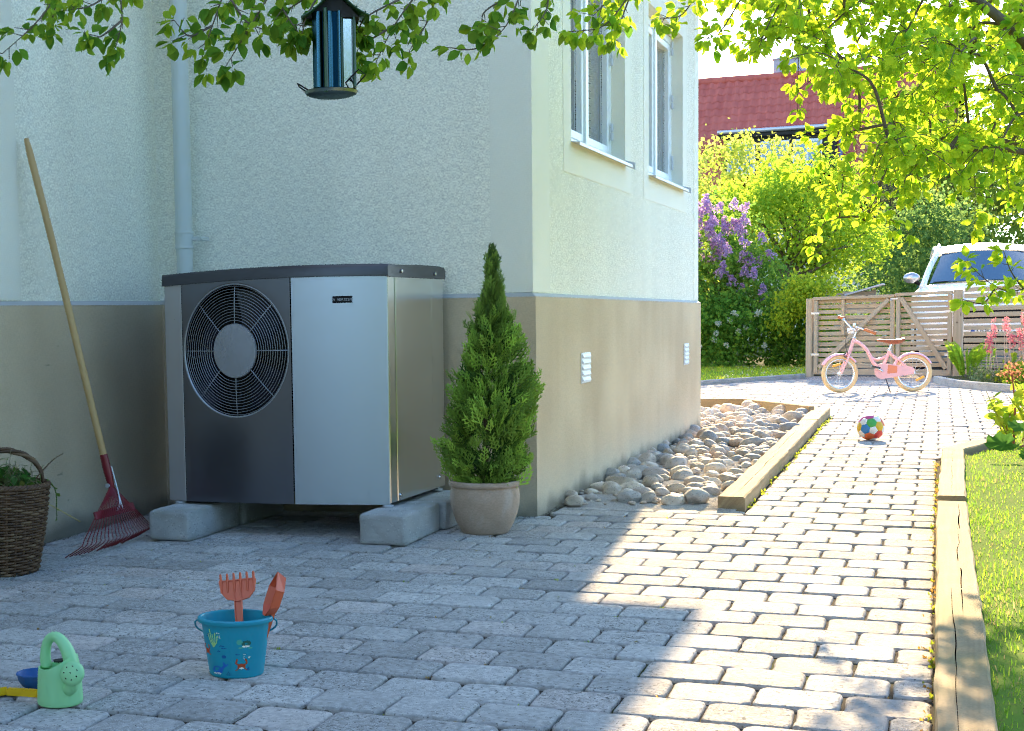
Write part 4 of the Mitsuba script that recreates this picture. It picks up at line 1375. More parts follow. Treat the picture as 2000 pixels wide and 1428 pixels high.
# yellow shovel and blue dish behind the can
YEL = (.70, .42, .004)
ys = thing('toy_shovel', 'yellow toy shovel lying behind the green watering can at the left edge', 'toy shovel')
put(ys, 'handle', MB().add(prism(Polygon([(0, -.010), (.13, -.0085), (.13, .0085), (0, .010)]), .016), col=YEL, move=shift(-2.265, 3.232, .004) @ rot([0, 0, 1], .10)).add(prism(Polygon([(0, -.0068), (.13, -.0055), (.13, .0055), (0, .0068)]), .003), col=tuple(.8 * c for c in YEL), move=shift(-2.265, 3.232, .0195) @ rot([0, 0, 1], .10)), 'm_plastic', smooth=False)
put(ys, 'blade', MB().add(prism(Polygon([(0, -.010), (-.02, -.034), (-.10, -.037), (-.12, 0), (-.10, .037), (-.02, .034), (0, .010)]), .004), col=YEL, move=shift(-2.265, 3.232, .006) @ rot([0, 0, 1], .10) @ rot([1, 0, 0], -.1)).add(prism(Polygon([(0, -.010), (-.02, -.034), (-.10, -.037), (-.10, -.034), (-.02, -.031), (0, -.007)]), .022), col=YEL, move=shift(-2.265, 3.232, .006) @ rot([0, 0, 1], .10)), 'm_plastic', smooth=False)
bd = thing('toy_dish', 'blue round-bottomed toy sieve dish half hidden behind the green watering can', 'toy dish')
BLU = (.012, .085, .26)
put(bd, 'bowl', trimesh.Trimesh(*lathe([(.001, .006), (.020, .006), (.036, .012), (.047, .028), (.050, .043), (.0525, .044), (.0525, .048), (.049, .048), (.045, .032), (.034, .016), (.001, .010)], 40), process=False), two(prin(BLU, .4, .45)), smooth=35, to_world=toT(shift(-2.232, 3.315, 0)))

# ------------------------------------------------------------------ ball: a truncated icosahedron of coloured panels
ball = thing('ball', 'small football with red, yellow, green, blue and white panels on the sunny paving', 'ball')
BCEN, BR = np.array([-.444, 11.40, .0955]), .0955
ico = trimesh.creation.icosahedron()
iv = np.array(ico.vertices)
iv /= np.linalg.norm(iv, axis=1, keepdims=True)
edges = {}
pts, own = [], []
faces_h = []
for t in np.array(ico.faces):
    h = []
    for a in range(3):
        p0, p1 = iv[t[a]], iv[t[(a + 1) % 3]]
        h += [p0 * 2 / 3 + p1 / 3, p0 / 3 + p1 * 2 / 3]
    faces_h.append((np.array(h), 6))
for k in range(12):
    nb = [q_ for q_ in range(12) if q_ != k and np.linalg.norm(iv[q_] - iv[k]) < 1.2]
    r = np.array([iv[k] * 2 / 3 + iv[q_] / 3 for q_ in nb])
    c = r.mean(0)
    x = unit(r[0] - c)
    y = np.cross(unit(c), x)
    r = r[np.argsort(np.arctan2((r - c) @ y, (r - c) @ x))]
    faces_h.append((r, 5))
CC = {'r': (.62, .055, .04), 'o': (.66, .13, .035), 'y': (.66, .42, .02), 'g': (.06, .36, .07), 'b': (.03, .19, .46), 'w': (.74, .73, .70), 'p': (.52, .07, .22)}
vd = unit(EYE - BCEN)
rx = unit(np.cross([0, 0, 1], vd))
ry = np.cross(vd, rx)
# turn it so that a white pentagon sits just right of and below the middle
want = unit(vd * .93 + rx * .2 - ry * .25)
p0 = unit(iv[0])
ax = np.cross(p0, want)
M = trimesh.transformations.rotation_matrix(math.atan2(np.linalg.norm(ax), p0 @ want), ax)
best = (9, None)
for sp_ in np.linspace(0, 1.2566, 60):
    Mt = trimesh.transformations.rotation_matrix(sp_, want) @ M
    for poly, n in faces_h:
        if n == 6:
            c = unit(poly.mean(0) @ Mt[:3, :3].T)
            if c @ want > .75:
                dd = c - want
                e = abs(math.atan2(dd @ ry, dd @ rx) - 1.8)
                best = min(best, (e, sp_), key=lambda t: t[0])
M = trimesh.transformations.rotation_matrix(best[1], want) @ M
for poly, n in faces_h:
    poly = poly @ M[:3, :3].T
    c = unit(poly.mean(0))
    sx, sy = c @ rx, c @ ry
    if n == 5:
        col = 'w'
    else:
        col = min((((sx + .44) ** 2 + (sy + .13) ** 2, 'b'), ((sx - .06) ** 2 + (sy - .40) ** 2, 'g'), ((sx - .69) ** 2 + (sy - .2) ** 2, 'y'), ((sx - .6) ** 2 + (sy + .53) ** 2, 'r'), ((sx - .02) ** 2 + (sy + .7) ** 2, 'o'), ((sx + .9) ** 2 + (sy - .1) ** 2, 'y'), ((sx + .25) ** 2 + (sy - .95) ** 2, 'p'), ((sx - .9) ** 2 + (sy - .3) ** 2, 'o')))[1]
    tri_v, tri_f = [], []
    S = 6
    for e in range(n):
        a, b, cc = poly[e], poly[(e + 1) % n], poly.mean(0)
        k0 = len(tri_v)
        idx = {}
        for u in range(S + 1):
            for w in range(S + 1 - u):
                p = cc + (a - cc) * u / S + (b - cc) * w / S
                edge = (u + w) / S
                p = unit(p) * (BR - (.0032 if edge > .99 else .0006 if edge > .8 else 0))
                idx[(u, w)] = len(tri_v)
                tri_v.append(p)
        for u in range(S):
            for w in range(S - u):
                tri_f.append((idx[(u, w)], idx[(u + 1, w)], idx[(u, w + 1)]))
                if u + w < S - 1:
                    tri_f.append((idx[(u + 1, w)], idx[(u + 1, w + 1)], idx[(u, w + 1)]))
    put(ball, 'panel', trimesh.Trimesh(np.array(tri_v) + BCEN, np.array(tri_f), process=False), two(prin(CC[col], .38, .5)), smooth=60)
put(ball, 'bladder', sphere(BR - .003, 3, BCEN), 'm_dark', smooth=True)
# ------------------------------------------------------------------ gate and fence
GA, GB = np.array([-1.651, 21.333]), np.array([.181, 20.846])
gx = (GB - GA) / np.linalg.norm(GB - GA)
gn = np.array([gx[1], -gx[0]])          # towards the viewer


def gp(s, z, off=0.0):
    return np.array([*(GA + gx * s + gn * off), z])


def post(label, s, z1, w, off=0.0, t=.09, name='gate_post'):
    k = thing(name, label, 'gate post' if name == 'gate_post' else 'fence post')
    m, uv = beam(gp(s, -.06, off), gp(s, z1, off), w, t, .006, side=(*gx, 0))
    put(None, k, MB().add(m, uv=uv), 'm_wood', smooth=False)


post('wooden post at the left end of the gate, beside the lawn', .03, 1.06, .085)
post('wide wooden post right of the gate, where the slatted fence begins', 1.945, 1.14, .105)
LEAF = [('left leaf of the low slatted wooden gate, behind the bicycle front wheel', .095, 1.165, 1.078, 1.094, 1), ('right leaf of the low slatted wooden gate, behind the bicycle saddle', 1.175, 1.885, 1.108, 1.124, -1)]
for label, s0, s1, za, zb_, sgn in LEAF:
    g = thing('gate_leaf', label, 'gate')

    def bar(nm, a, b, w, t, side=None, lab=None):
        m, uv = beam(a, b, w, t, .003, side=side)
        put(g, nm, MB().add(m, uv=uv), 'm_wood', smooth=False, label=lab)
    sd_ = (*gx, 0)
    zt_ = lambda s: za + (zb_ - za) * (s - s0) / (s1 - s0)
    bar('top_rail', gp(s0, zt_(s0) - .02, .045), gp(s1, zt_(s1) - .02, .045), .042, .07)
    bar('bottom_rail', gp(s0, .065, .03), gp(s1, .065, .03), .075, .03)
    stiles = [s0 + .035, s1 - .03] + ([s0 + .40] if sgn > 0 else [])
    for q_, s in enumerate(stiles):
        bar('stile', gp(s, .05 if q_ < 2 else .56, .045), gp(s, zt_(s) - .043, .045), .05 if q_ < 2 else .04, .045, sd_)
    a, b = (gp(s0 + .075, .12, .048), gp(s1 - .075, zt_(s1) - .06, .048)) if sgn > 0 else (gp(s0 + .065, zt_(s0) - .06, .048), gp(s1 - .07, .12, .048))
    bar('brace', a, b, .058, .04, sd_, 'diagonal brace')
    for k in range(13):
        z = .145 + k * .0725 + (s0 > 1) * .012
        if z > zt_(s0) - .06:
            continue
        bar('slat', gp(s0 + .012, z + rng.normal(0, .002), .0), gp(s1 - .012, z + .008 + rng.normal(0, .002), .0), .052 + rng.normal(0, .001), .02)
    for z in (.3, .86):
        c = gp(s0 + .03 if sgn > 0 else s1 - .03, z, .072)
        put(g, 'hinge', MB().add(cbox(.11, .004, .03, .001), move=frame(c, (*gx, 0), (*gn, 0))), 'm_zinc', smooth=False)
lt = thing('gate_latch', 'small metal latch where the two gate leaves meet', 'latch')
put(None, lt, MB().add(cbox(.09, .012, .022, .002), move=frame(gp(1.165, 1.035, .075), (*gx, 0), (*gn, 0))).add(tube([gp(1.13, 1.035, .07), gp(1.13, 1.035, .095), gp(1.13, 1.01, .10)], .006, 8)), 'm_zinc', smooth=False)
FA, FB = np.array([.30, 20.77]), np.array([1.62, 19.10])
fe = thing('slatted_fence', 'weathered horizontal slat fence behind the pink flowers, screening a parked car', 'fence')
fx = (FB - FA) / np.linalg.norm(FB - FA)
fn_ = np.array([fx[1], -fx[0]])
FL = np.linalg.norm(FB - FA)
for k in range(14):
    z = 1.13 - k * .0805
    m, uv = beam([*(FA + fx * .0), z], [*FB, z + .03], .058, .022, .003)
    put(fe, 'slat', MB().add(m, uv=uv), 'm_wood', smooth=False)
for s in (1.0, FL - .03):
    m, uv = beam([*(FA + fx * s - fn_ * .06), -.06], [*(FA + fx * s - fn_ * .06), 1.17], .07, .07, .004, side=(*fx, 0))
    put(fe, 'post', MB().add(m, uv=uv), 'm_wood', smooth=False)

# ------------------------------------------------------------------ bicycle
bike = thing('kids_bicycle', 'pink child bicycle with cream tyres and a brown saddle, parked before the gate', 'bicycle')
BF, BRr = np.array([-1.006, 17.427]), np.array([-.258, 17.662])
bxv = np.array([*((BRr - BF) / np.linalg.norm(BRr - BF)), 0])   # from the front wheel to the rear one
byv = np.array([-bxv[1], bxv[0], 0])       # away from the viewer
WB = np.linalg.norm(BRr - BF)
PINK = (.74, .40, .42)
LEAN = .035


def bp(s, z, y=0.0):
    """Point of the bicycle: s metres behind the front axle, z up, y across (+ = far side)."""
    return np.array([*BF, 0]) + bxv * s + byv * (y + LEAN * z) + np.array([0, 0, z])


def btube(name, pts, r, col=PINK, mat='m_paint', sides=10, n=None, sub=bike):
    q_ = [bp(*p) for p in pts]
    if n:
        q_ = smooth_path(q_, n)
        r = np.interp(np.linspace(0, 1, n), np.linspace(0, 1, len(np.atleast_1d(r))), np.atleast_1d(r))
    return put(sub, name, MB().add(tube(q_, r, sides), col=col), mat, smooth=True)


WR = .208


def wheel(s, steer, label):
    c = bp(s, WR)
    x = bxv * math.cos(steer) + byv * math.sin(steer)
    up = unit(np.array([0, 0, 1.]) + byv * LEAN)
    up = unit(up - x * (up @ x))
    ax = np.cross(x, up)
    circ = lambda r, n=48, o=0.: [c + (x * math.cos(a) + up * math.sin(a)) * r + ax * o for a in np.arange(n) / n * 2 * np.pi]
    w = put(bike, 'wheel', MB().add(tube(circ(.162, 48), .0115, 8, closed=True), col=(.55, .56, .58)), 'm_chrome', smooth=True, label=label)
    put(w, 'tyre', MB().add(tube(circ(.186, 48), .0225, 10, closed=True), col=(.62, .44, .22)), 'm_plastic', smooth=True)
    sp_ = MB()
    for k in range(20):
        a, b = k / 20 * 2 * np.pi, (k + (1.6 if k % 2 else -1.6)) / 20 * 2 * np.pi
        o = .022 if k % 4 < 2 else -.022
        sp_.add(tube([c + (x * math.cos(b) + up * math.sin(b)) * .02 + ax * o, c + (x * math.cos(a) + up * math.sin(a)) * .158], .0016, 4))
    put(w, 'spokes', sp_, 'm_chrome', smooth=True, kind='stuff')
    put(w, 'hub', tube([c - ax * .045, c - ax * .03, c - ax * .028, c + ax * .028, c + ax * .03, c + ax * .045], [.008, .009, .019, .019, .009, .008], 14), 'm_chrome', smooth=30)
    cr = c + (x * (-.3 if steer else .75) * 1 + up * (.95 if steer else -.6)) / 1.0 * .105
    d = unit(x * .95 + up * .25) if steer else unit(x * .9 + up * .45)
    m, _ = beam(cr - d * .05, cr + d * .05, .026, .012, .003, side=np.cross(ax, d))
    put(w, 'reflector', MB().add(m, col=(.80, .36, .005)), 'm_paint', smooth=False)
    # mudguard
    a0, a1 = (math.radians(35), math.radians(152)) if steer else (math.radians(28), math.radians(178))
    aa = np.linspace(a0, a1, 26)
    rows = []
    for o, r in ((-.03, .205), (-.022, .222), (0, .228), (.022, .222), (.03, .205)):
        rows.append([c + (x * math.cos(a) + up * math.sin(a)) * (r + .004) + ax * o for a in aa])
    V = np.array(rows)
    i, j = np.meshgrid(np.arange(4), np.arange(25), indexing='ij')
    q = np.stack([i * 26 + j, (i + 1) * 26 + j, (i + 1) * 26 + j + 1, i * 26 + j + 1], -1).reshape(-1, 4)
    put(bike, 'mudguard', MB().add((V.reshape(-1, 3), q), col=(.72, .42, .47)), 'm_paint', smooth=True)
    return c, x, up, ax


fc, fxv, fup, fax = wheel(0, .16, 'front wheel')
rc, rxv, rup, rax = wheel(WB, 0, 'rear wheel')
# head tube, fork, stem, bars
HB_, HT_ = (.105, .435), (.155, .60)
btube('head_tube', [HB_, HT_], .019)
for y in (-.045, .045):
    btube('fork_blade', [(.10, .44, y * .7), (.07, .36, y), (.005, WR, y)], [.013, .012, .010], n=10)
btube('steerer', [(.10, .445), (.10, .436)], .025)
btube('headset', [(.152, .595), (.158, .612)], .022, mat='m_chrome')
btube('stem', [(.157, .60), (.178, .685)], .012, mat='m_chrome')
btube('stem_clamp', [(.176, .672), (.180, .70)], .019, mat='m_chrome')
btube('handlebar', [(.10, .83, .215), (.085, .805, .155), (.135, .735, .11), (.175, .69, .05), (.175, .69, -.05), (.145, .725, -.12), (.17, .715, -.17), (.29, .665, -.23)], [.0105, .0105], n=48, mat='m_chrome')
btube('grip', [(.045, .838, .235), (.098, .822, .185)], [.018, .016], (.40, .13, .045), 'm_plastic')
btube('grip', [(.21, .70, -.19), (.325, .655, -.245)], [.016, .018], (.40, .13, .045), 'm_plastic')
btube('bell', [(.13, .735, -.11), (.13, .77, -.115)], [.022, .012], mat='m_chrome')
btube('front_plate', [(.118, .655, -.0), (.122, .715, -.0)], [.035, .038], (.72, .74, .78), 'm_plastic', 14)
btube('brake_lever', [(.20, .705, -.185), (.27, .66, -.205), (.30, .645, -.235)], [.005, .004], mat='m_chrome', n=10)
btube('brake_cable', [(.19, .70, -.16), (.08, .68, -.07), (.05, .55, -.05), (.075, .42, -.045)], [.003, .003], (.02, .02, .02), n=20)
btube('brake_caliper', [(.055, .445, -.035), (.035, .41, -.04), (.06, .385, -.045)], [.008, .006], (.05, .05, .055), n=8)
# frame
BBs, BBz = .44, .235
btube('down_tube', [(.135, .565), (.20, .555), (.29, .47), (.36, .33), (BBs, BBz + .01)], [.0195, .0195], n=26)
btube('top_tube', [(.30, .45), (.36, .375), (.44, .37), (.53, .42)], [.013, .013], n=22)
btube('seat_tube', [(BBs + .005, BBz), (.535, .46)], .0165)
btube('seat_post', [(.53, .45), (.555, .53)], .0125, mat='m_chrome')
btube('seat_clamp', [(.532, .452), (.536, .468)], .021, mat='m_chrome')
for y in (-.05, .05):
    btube('seat_stay', [(.53, .44, y * .5), (.60, .375, y), (WB, WR, y)], [.010, .009], n=14)
    btube('chain_stay', [(BBs, BBz, y * .6), (.60, .218, y), (WB, WR, y)], [.011, .009], n=12)
btube('bottom_bracket', [(BBs, BBz, -.045), (BBs, BBz, .045)], .022, mat='m_chrome')
# chain guard
gd = unary_union([Point(0.005, 0).buffer(.088, 16), Polygon([(0, .088), (.30, .045), (.30, -.04), (0, -.088)]), Point(.30, .002).buffer(.043, 10)])
gm = frame(bp(BBs, BBz, -.062), bxv, unit(np.array([0, 0, 1.]) + byv * LEAN))
put(bike, 'chain_guard', MB().add(prism(gd, .012), col=(.72, .36, .36), move=gm).add(prism(affinity.translate(Polygon([(.04, .07), (.14, .052), (.135, -.02), (.03, -.03)]), .02, 0), .0025), col=(.66, .17, .06), move=gm @ shift(0, 0, .0122)), 'm_paint', smooth=False)
btube('crank', [(BBs, BBz, -.085), (BBs - .085, BBz + .045, -.088)], .009, mat='m_chrome')
btube('crank', [(BBs, BBz, .075), (BBs + .085, BBz - .045, .078)], .009, mat='m_chrome')
for s, z, y in ((BBs - .087, BBz + .048, -.125), (BBs + .087, BBz - .048, .115)):
    m, _ = beam(bp(s - .045, z + .012, y), bp(s + .045, z - .012, y), .07, .02, .004, side=byv)
    put(bike, 'pedal', MB().add(m, col=(.03, .03, .032)), 'm_plastic', smooth=False)
# saddle
sdl = [(-.145, .0, .018, .012), (-.12, .004, .026, .02), (-.06, .0, .034, .03), (.0, -.004, .050, .044), (.06, .0, .078, .05), (.11, .008, .084, .046), (.135, .012, .070, .03), (.142, .012, .035, .012)]
rows = []
for s, dz, w, d in sdl:
    a = np.arange(16) / 16 * 2 * np.pi
    rows.append([bp(.548 + s, .575 + dz + (.010 * math.sin(q_) if math.sin(q_) > 0 else d * math.sin(q_)) - .0, w * math.cos(q_)) for q_ in a])
V = np.array(rows)
i, j = np.meshgrid(np.arange(7), np.arange(16), indexing='ij')
q = np.stack([i * 16 + j, i * 16 + (j + 1) % 16, (i + 1) * 16 + (j + 1) % 16, (i + 1) * 16 + j], -1).reshape(-1, 4)
sm = MB().add((V.reshape(-1, 3), q), col=(.27, .085, .045))
for e in (0, 7):
    sm.add((np.vstack([V[e], V[e].mean(0)]), np.stack([np.arange(16), (np.arange(16) + 1) % 16, np.full(16, 16)], 1)), col=(.27, .085, .045))
put(bike, 'saddle', sm, 'm_plastic', smooth=True)
btube('kickstand', [(BBs + .03, BBz - .03, -.03), (BBs + .06, .004, -.16)], .006, (.02, .02, .022))

# ------------------------------------------------------------------ bird feeder
fd = thing('bird_feeder', 'dark green metal bird feeder with fluted front and curved roof, hanging by the wall', 'bird feeder')
FDC = np.array([-1.622, 4.012, 1.626])     # centre of the base plate
fr_ = unit(np.array([-.20, .98, 0]))
FM = frame(FDC, unit(np.cross(fr_, [0, 0, 1])), fr_, (0, 0, 1)) @ rot([0, 0, 1], .18) @ scl(1.1, 1.1, 1.0)
scene['m_feeder'] = {'type': 'roughconductor', 'alpha': .09, 'specular_reflectance': {'type': 'rgb', 'value': [.05, .13, .18]}}
scene['m_feedroof'] = two({'type': 'principled', 'base_color': {'type': 'rgb', 'value': [.02, .075, .02]}, 'roughness': .25, 'specular': .6, 'clearcoat': .6})
H_ = .206
nf = 90
xx = np.linspace(-.046, .026, nf)
flute = -.052 - .010 * np.abs(np.sin((xx + .046) / .072 * np.pi * 2.5))
plan = [(-.046, .05)] + list(zip(xx, flute)) + [(.026, .05)]
pl = np.array(plan)
n = len(pl)
v = np.vstack([np.column_stack([pl, np.full(n, z)]) for z in (.014, H_ + .02)])
k = np.arange(n)
put(fd, 'body', (v, np.stack([k, (k + 1) % n, (k + 1) % n + n, k + n], 1)), 'm_feeder', smooth=40, to_world=toT(FM))
GRF = (.02, .06, .02)
for x in (.030, .062):
    put(fd, 'frame_post', MB().add(cbox(.008, .10, H_, .002, (x, 0, .014 + H_ / 2)), col=GRF), 'm_paint', smooth=False, to_world=toT(FM))
put(fd, 'frame_post', MB().add(cbox(.010, .012, H_ + .03, .002, (-.012, -.064, .014 + H_ / 2)), col=GRF), 'm_paint', smooth=False, to_world=toT(FM))
put(fd, 'mirror_pane', MB().add(cbox(.003, .001, 1, .0002)).mesh() if False else (np.array([[.034, -.046, .03], [.060, -.040, .03], [.060, -.040, H_], [.034, -.046, H_]]), np.array([[0, 1, 2, 3]])), two({'type': 'roughconductor', 'alpha': .03, 'specular_reflectance': {'type': 'rgb', 'value': [.62, .64, .66]}}), smooth=False, to_world=toT(FM))
for s in (-1, 1):
    tt = np.linspace(0, 1, 9)
    prof = [(.006 + s * .088 * t + .008, H_ + .085 - .085 * t - .018 * math.sin(t * 3.1) * s * 0 - .012 * (1 - t) * t * 4) for t in tt]
    rows = [[(x, y, z) for x, z in prof] for y in (-.085, .07)]
    V = np.array(rows)
    V2 = V + [0, 0, .003]
    vv = np.vstack([V.reshape(-1, 3), V2.reshape(-1, 3)])
    i = np.arange(8)
    f = np.vstack([np.stack([i, i + 1, i + 10, i + 9], 1), np.stack([i + 18, i + 27, i + 28, i + 19], 1), np.stack([i, i + 18, i + 19, i + 1], 1), np.stack([i + 9, i + 10, i + 28, i + 27], 1), [[8, 17, 35, 26], [0, 18, 27, 9]]])
    put(fd, 'roof', (vv, f), 'm_feedroof', smooth=False, to_world=toT(FM))
    for q_ in range(1, 5):
        x, z = prof[2 * q_ - 1]
        put(fd, 'roof_rib', tube([(x, -.086, z + .004), (x, .071, z + .004)], .0026, 6), 'm_feedroof', smooth=True, to_world=toT(FM))
put(fd, 'gable', prism(Polygon([(-.062, H_ + .004), (.075, H_ + .004), (.014, H_ + .072)]), .10, np.array([[1, 0, 0, 0], [0, 0, -1, .05], [0, 1, 0, 0], [0, 0, 0, 1.0]])), 'm_dark', smooth=False, to_world=toT(FM))
put(fd, 'base_tray', lathe([(.001, -.004), (.050, -.004), (.066, .002), (.070, .010), (.068, .012), (.060, .008), (.001, .008)], 40, 1.0, 1.1), {'type': 'roughconductor', 'alpha': .15, 'specular_reflectance': {'type': 'rgb', 'value': [.25, .32, .28]}}, smooth=35, to_world=toT(FM))
for s, x0 in ((1, .05), (-1, -.052)):
    pts = [(x0, -.03, .004), (x0 + s * .040, -.045, .048), (x0 + s * .022, -.055, .062), (x0 - s * .012, -.05, .026), (x0, -.03, .004)] if s > 0 else [(x0, -.03, .006), (x0 + s * .035, -.03, .030), (x0 + s * .032, .03, .030), (x0, .03, .006)]
    put(fd, 'perch', tube(pts, .0021, 6), 'm_black', smooth=False, to_world=toT(FM))
    if s > 0:
        put(fd, 'perch', tube([(x0 + .012, -.034, .017), (x0 + .0, -.052, .04)], .0018, 6), 'm_black', smooth=False, to_world=toT(FM))
put(fd, 'hanger', tube([(.014, -.01, H_ + .08), (.014, -.01, H_ + .38)], .0022, 6), 'm_black', smooth=True, to_world=toT(FM))
# ------------------------------------------------------------------ car behind the fence
car = thing('parked_car', 'white car facing the fence, its windscreen rising above the slats', 'car')
CM = shift(.655, 22.02, 0) @ rot([0, 0, 1], .035)
scene['m_carpaint'] = two({'type': 'principled', 'base_color': {'type': 'rgb', 'value': [.78, .78, .78]}, 'roughness': .3, 'specular': .5, 'clearcoat': .8, 'clearcoat_gloss': .9})
scene['m_carglass'] = two({'type': 'principled', 'base_color': {'type': 'rgb', 'value': [.012, .055, .105]}, 'roughness': .05, 'specular': 1.0, 'clearcoat': 1.0, 'clearcoat_gloss': 1.0})
sec = []
for y, hw, zb, zt, cr in [(0.0, .66, .40, .70, .02), (.05, .78, .32, .86, .04), (.16, .86, .27, .98, .06), (.4, .92, .24, 1.09, .06), (.8, .94, .24, 1.17, .05), (1.15, .945, .24, 1.24, .04), (1.5, .945, .24, 1.24, .03), (3.6, .945, .24, 1.22, .03), (4.3, .93, .26, 1.2, .03), (4.6, .86, .32, 1.1, .03), (4.68, .70, .42, .9, .02)]:
    pr = [(-hw * .93, zb), (-hw, zb + .12), (-hw, zt - .26), (-hw * .985, zt - .12), (-hw * .91, zt - .035), (-hw * .72, zt), (-hw * .3, zt + cr * .7), (0, zt + cr)]
    pr = pr + [(-a, b) for a, b in pr[-2::-1]]
    sec.append([(a, y, b) for a, b in pr])
S_ = np.array(sec)
ns, npt = S_.shape[:2]
i, j = np.meshgrid(np.arange(ns - 1), np.arange(npt - 1), indexing='ij')
q = np.stack([i * npt + j, i * npt + j + 1, (i + 1) * npt + j + 1, (i + 1) * npt + j], -1).reshape(-1, 4)
mb = MB().add((S_.reshape(-1, 3), q))
for e in (0, ns - 1):
    mb.add((np.vstack([S_[e], S_[e].mean(0)]), np.stack([np.arange(npt), (np.arange(npt) + 1) % npt, np.full(npt, npt)], 1)))
put(car, 'body', mb, 'm_carpaint', smooth=40, to_world=toT(CM))


def quadgrid(a, b, c, d, bow=(0, 0, 0), n=10):
    u, v = np.meshgrid(np.linspace(0, 1, n), np.linspace(0, 1, n), indexing='ij')
    a, b, c, d = map(np.array, (a, b, c, d))
    p = ((1 - u) * (1 - v))[..., None] * a + (u * (1 - v))[..., None] * b + (u * v)[..., None] * c + ((1 - u) * v)[..., None] * d
    p = p + (4 * u * (1 - u) * (.4 + .6 * v * 0 + .6))[..., None] * np.array(bow)
    i, j = np.meshgrid(np.arange(n - 1), np.arange(n - 1), indexing='ij')
    q = np.stack([i * n + j, (i + 1) * n + j, (i + 1) * n + j + 1, i * n + j + 1], -1).reshape(-1, 4)
    return p.reshape(-1, 3), q


BL, BRt, TL, TR = (-.80, 1.10, 1.22), (.80, 1.10, 1.22), (-.585, 1.92, 1.70), (.585, 1.92, 1.70)
put(car, 'windscreen', quadgrid((-.745, 1.135, 1.25), (.745, 1.135, 1.25), (.56, 1.88, 1.685), (-.56, 1.88, 1.685), (0, -.16, .03)), 'm_carglass', smooth=True, to_world=toT(CM))
rfm = MB()
rfm.add(quadgrid((-.64, 1.88, 1.68), (.64, 1.88, 1.68), (.63, 2.7, 1.80), (-.63, 2.7, 1.80), (0, -.14, .055)))
rfm.add(quadgrid((-.63, 2.7, 1.80), (.63, 2.7, 1.80), (.6, 4.3, 1.70), (-.6, 4.3, 1.70), (0, 0, .05)))
rfm.add(quadgrid((-.64, 1.88, 1.68), (-.63, 2.7, 1.80), (-.66, 2.7, 1.74), (-.665, 1.9, 1.64)))
rfm.add(quadgrid((.64, 1.88, 1.68), (.63, 2.7, 1.80), (.66, 2.7, 1.74), (.665, 1.9, 1.64)))
put(car, 'roof', rfm, 'm_carpaint', smooth=True, to_world=toT(CM))
for s in (-1, 1):
    put(car, 'pillar', tube(smooth_path([(s * .84, 1.02, 1.20), (s * .745, 1.45, 1.46), (s * .63, 1.93, 1.70), (s * .63, 2.7, 1.785), (s * .62, 4.25, 1.69)], 24), [.05] + [.042] * 23, 8), 'm_carpaint', smooth=True, to_world=toT(CM))
    put(car, 'side_window', quadgrid((s * .84, 1.25, 1.22), (s * .86, 4.2, 1.2), (s * .64, 4.1, 1.68), (s * .66, 2.0, 1.70), n=4), 'm_carglass', smooth=True, to_world=toT(CM))
    mr = put(car, 'door_mirror', trimesh.Trimesh(*[sphere(1, 3)[0] * [.115, .075, .078] * (1, 1, 1) + [s * .985, 1.28, 1.335], sphere(1, 3)[1]], process=False), two({'type': 'principled', 'base_color': {'type': 'rgb', 'value': [.5, .5, .53]}, 'metallic': .7, 'roughness': .25}), smooth=True, to_world=toT(CM))
    put(mr, 'arm', tube([(s * .86, 1.25, 1.24), (s * .95, 1.27, 1.285)], .026, 8), 'm_black', smooth=True, to_world=toT(CM))
    put(car, 'headlight', quadgrid((s * .55, .07, .80), (s * .86, .24, .84), (s * .87, .34, .97), (s * .60, .15, .91), (0, -.03, 0), 6), {'type': 'principled', 'base_color': {'type': 'rgb', 'value': [.35, .38, .42]}, 'roughness': .1, 'specular': .7}, smooth=True, to_world=toT(CM))
    put(car, 'wheel', tube([(s * .80, .85, .34), (s * .945, .85, .34)], [.34, .34], 28), 'm_black', smooth=30, to_world=toT(CM))
    put(car, 'wheel', tube([(s * .80, 3.65, .34), (s * .945, 3.65, .34)], [.34, .34], 28), 'm_black', smooth=30, to_world=toT(CM))
put(car, 'roof_rail', tube(smooth_path([(-.56, 2.3, 1.79), (-.58, 2.6, 1.85), (-.57, 3.6, 1.83), (-.55, 4.0, 1.76)], 16), .014, 6), 'm_zinc', smooth=True, to_world=toT(CM))
put(car, 'grille', MB().add(cbox(.95, .03, .18, .01, (0, .0, .80))), 'm_black', smooth=False, to_world=toT(CM))
put(car, 'bumper_intake', MB().add(cbox(1.2, .04, .16, .01, (0, .005, .43))), 'm_black', smooth=False, to_world=toT(CM))
put(car, 'wiper', tube([(-.70, 1.07, 1.262), (-.05, 1.05, 1.29)], .008, 6), 'm_black', smooth=True, to_world=toT(CM))
pl_ = put(car, 'number_plate', MB().add(cbox(.52, .012, .115, .003, (-.0, -.028, .60)), col=(.78, .78, .76)), 'm_plastic', smooth=False, to_world=toT(CM))
put(pl_, 'blue_band', MB().add(cbox(.05, .004, .105, .001, (-.232, -.0355, .60)), col=(.02, .09, .38)), 'm_plastic', smooth=False, to_world=toT(CM))
tx = meshkit.text_mesh('HBD 075', .078, .002, bold=True)
w_ = tx.bounds[1] - tx.bounds[0]
tx.apply_translation([-tx.bounds[0][0], 0, 0])
tx.apply_transform(scl(.40 / w_[0], 1, 1))
tx.apply_transform(frame((-.185, -.0345, .562), (1, 0, 0), (0, 0, 1)))
put(pl_, 'lettering', tx, 'm_black', smooth=False, to_world=toT(CM))

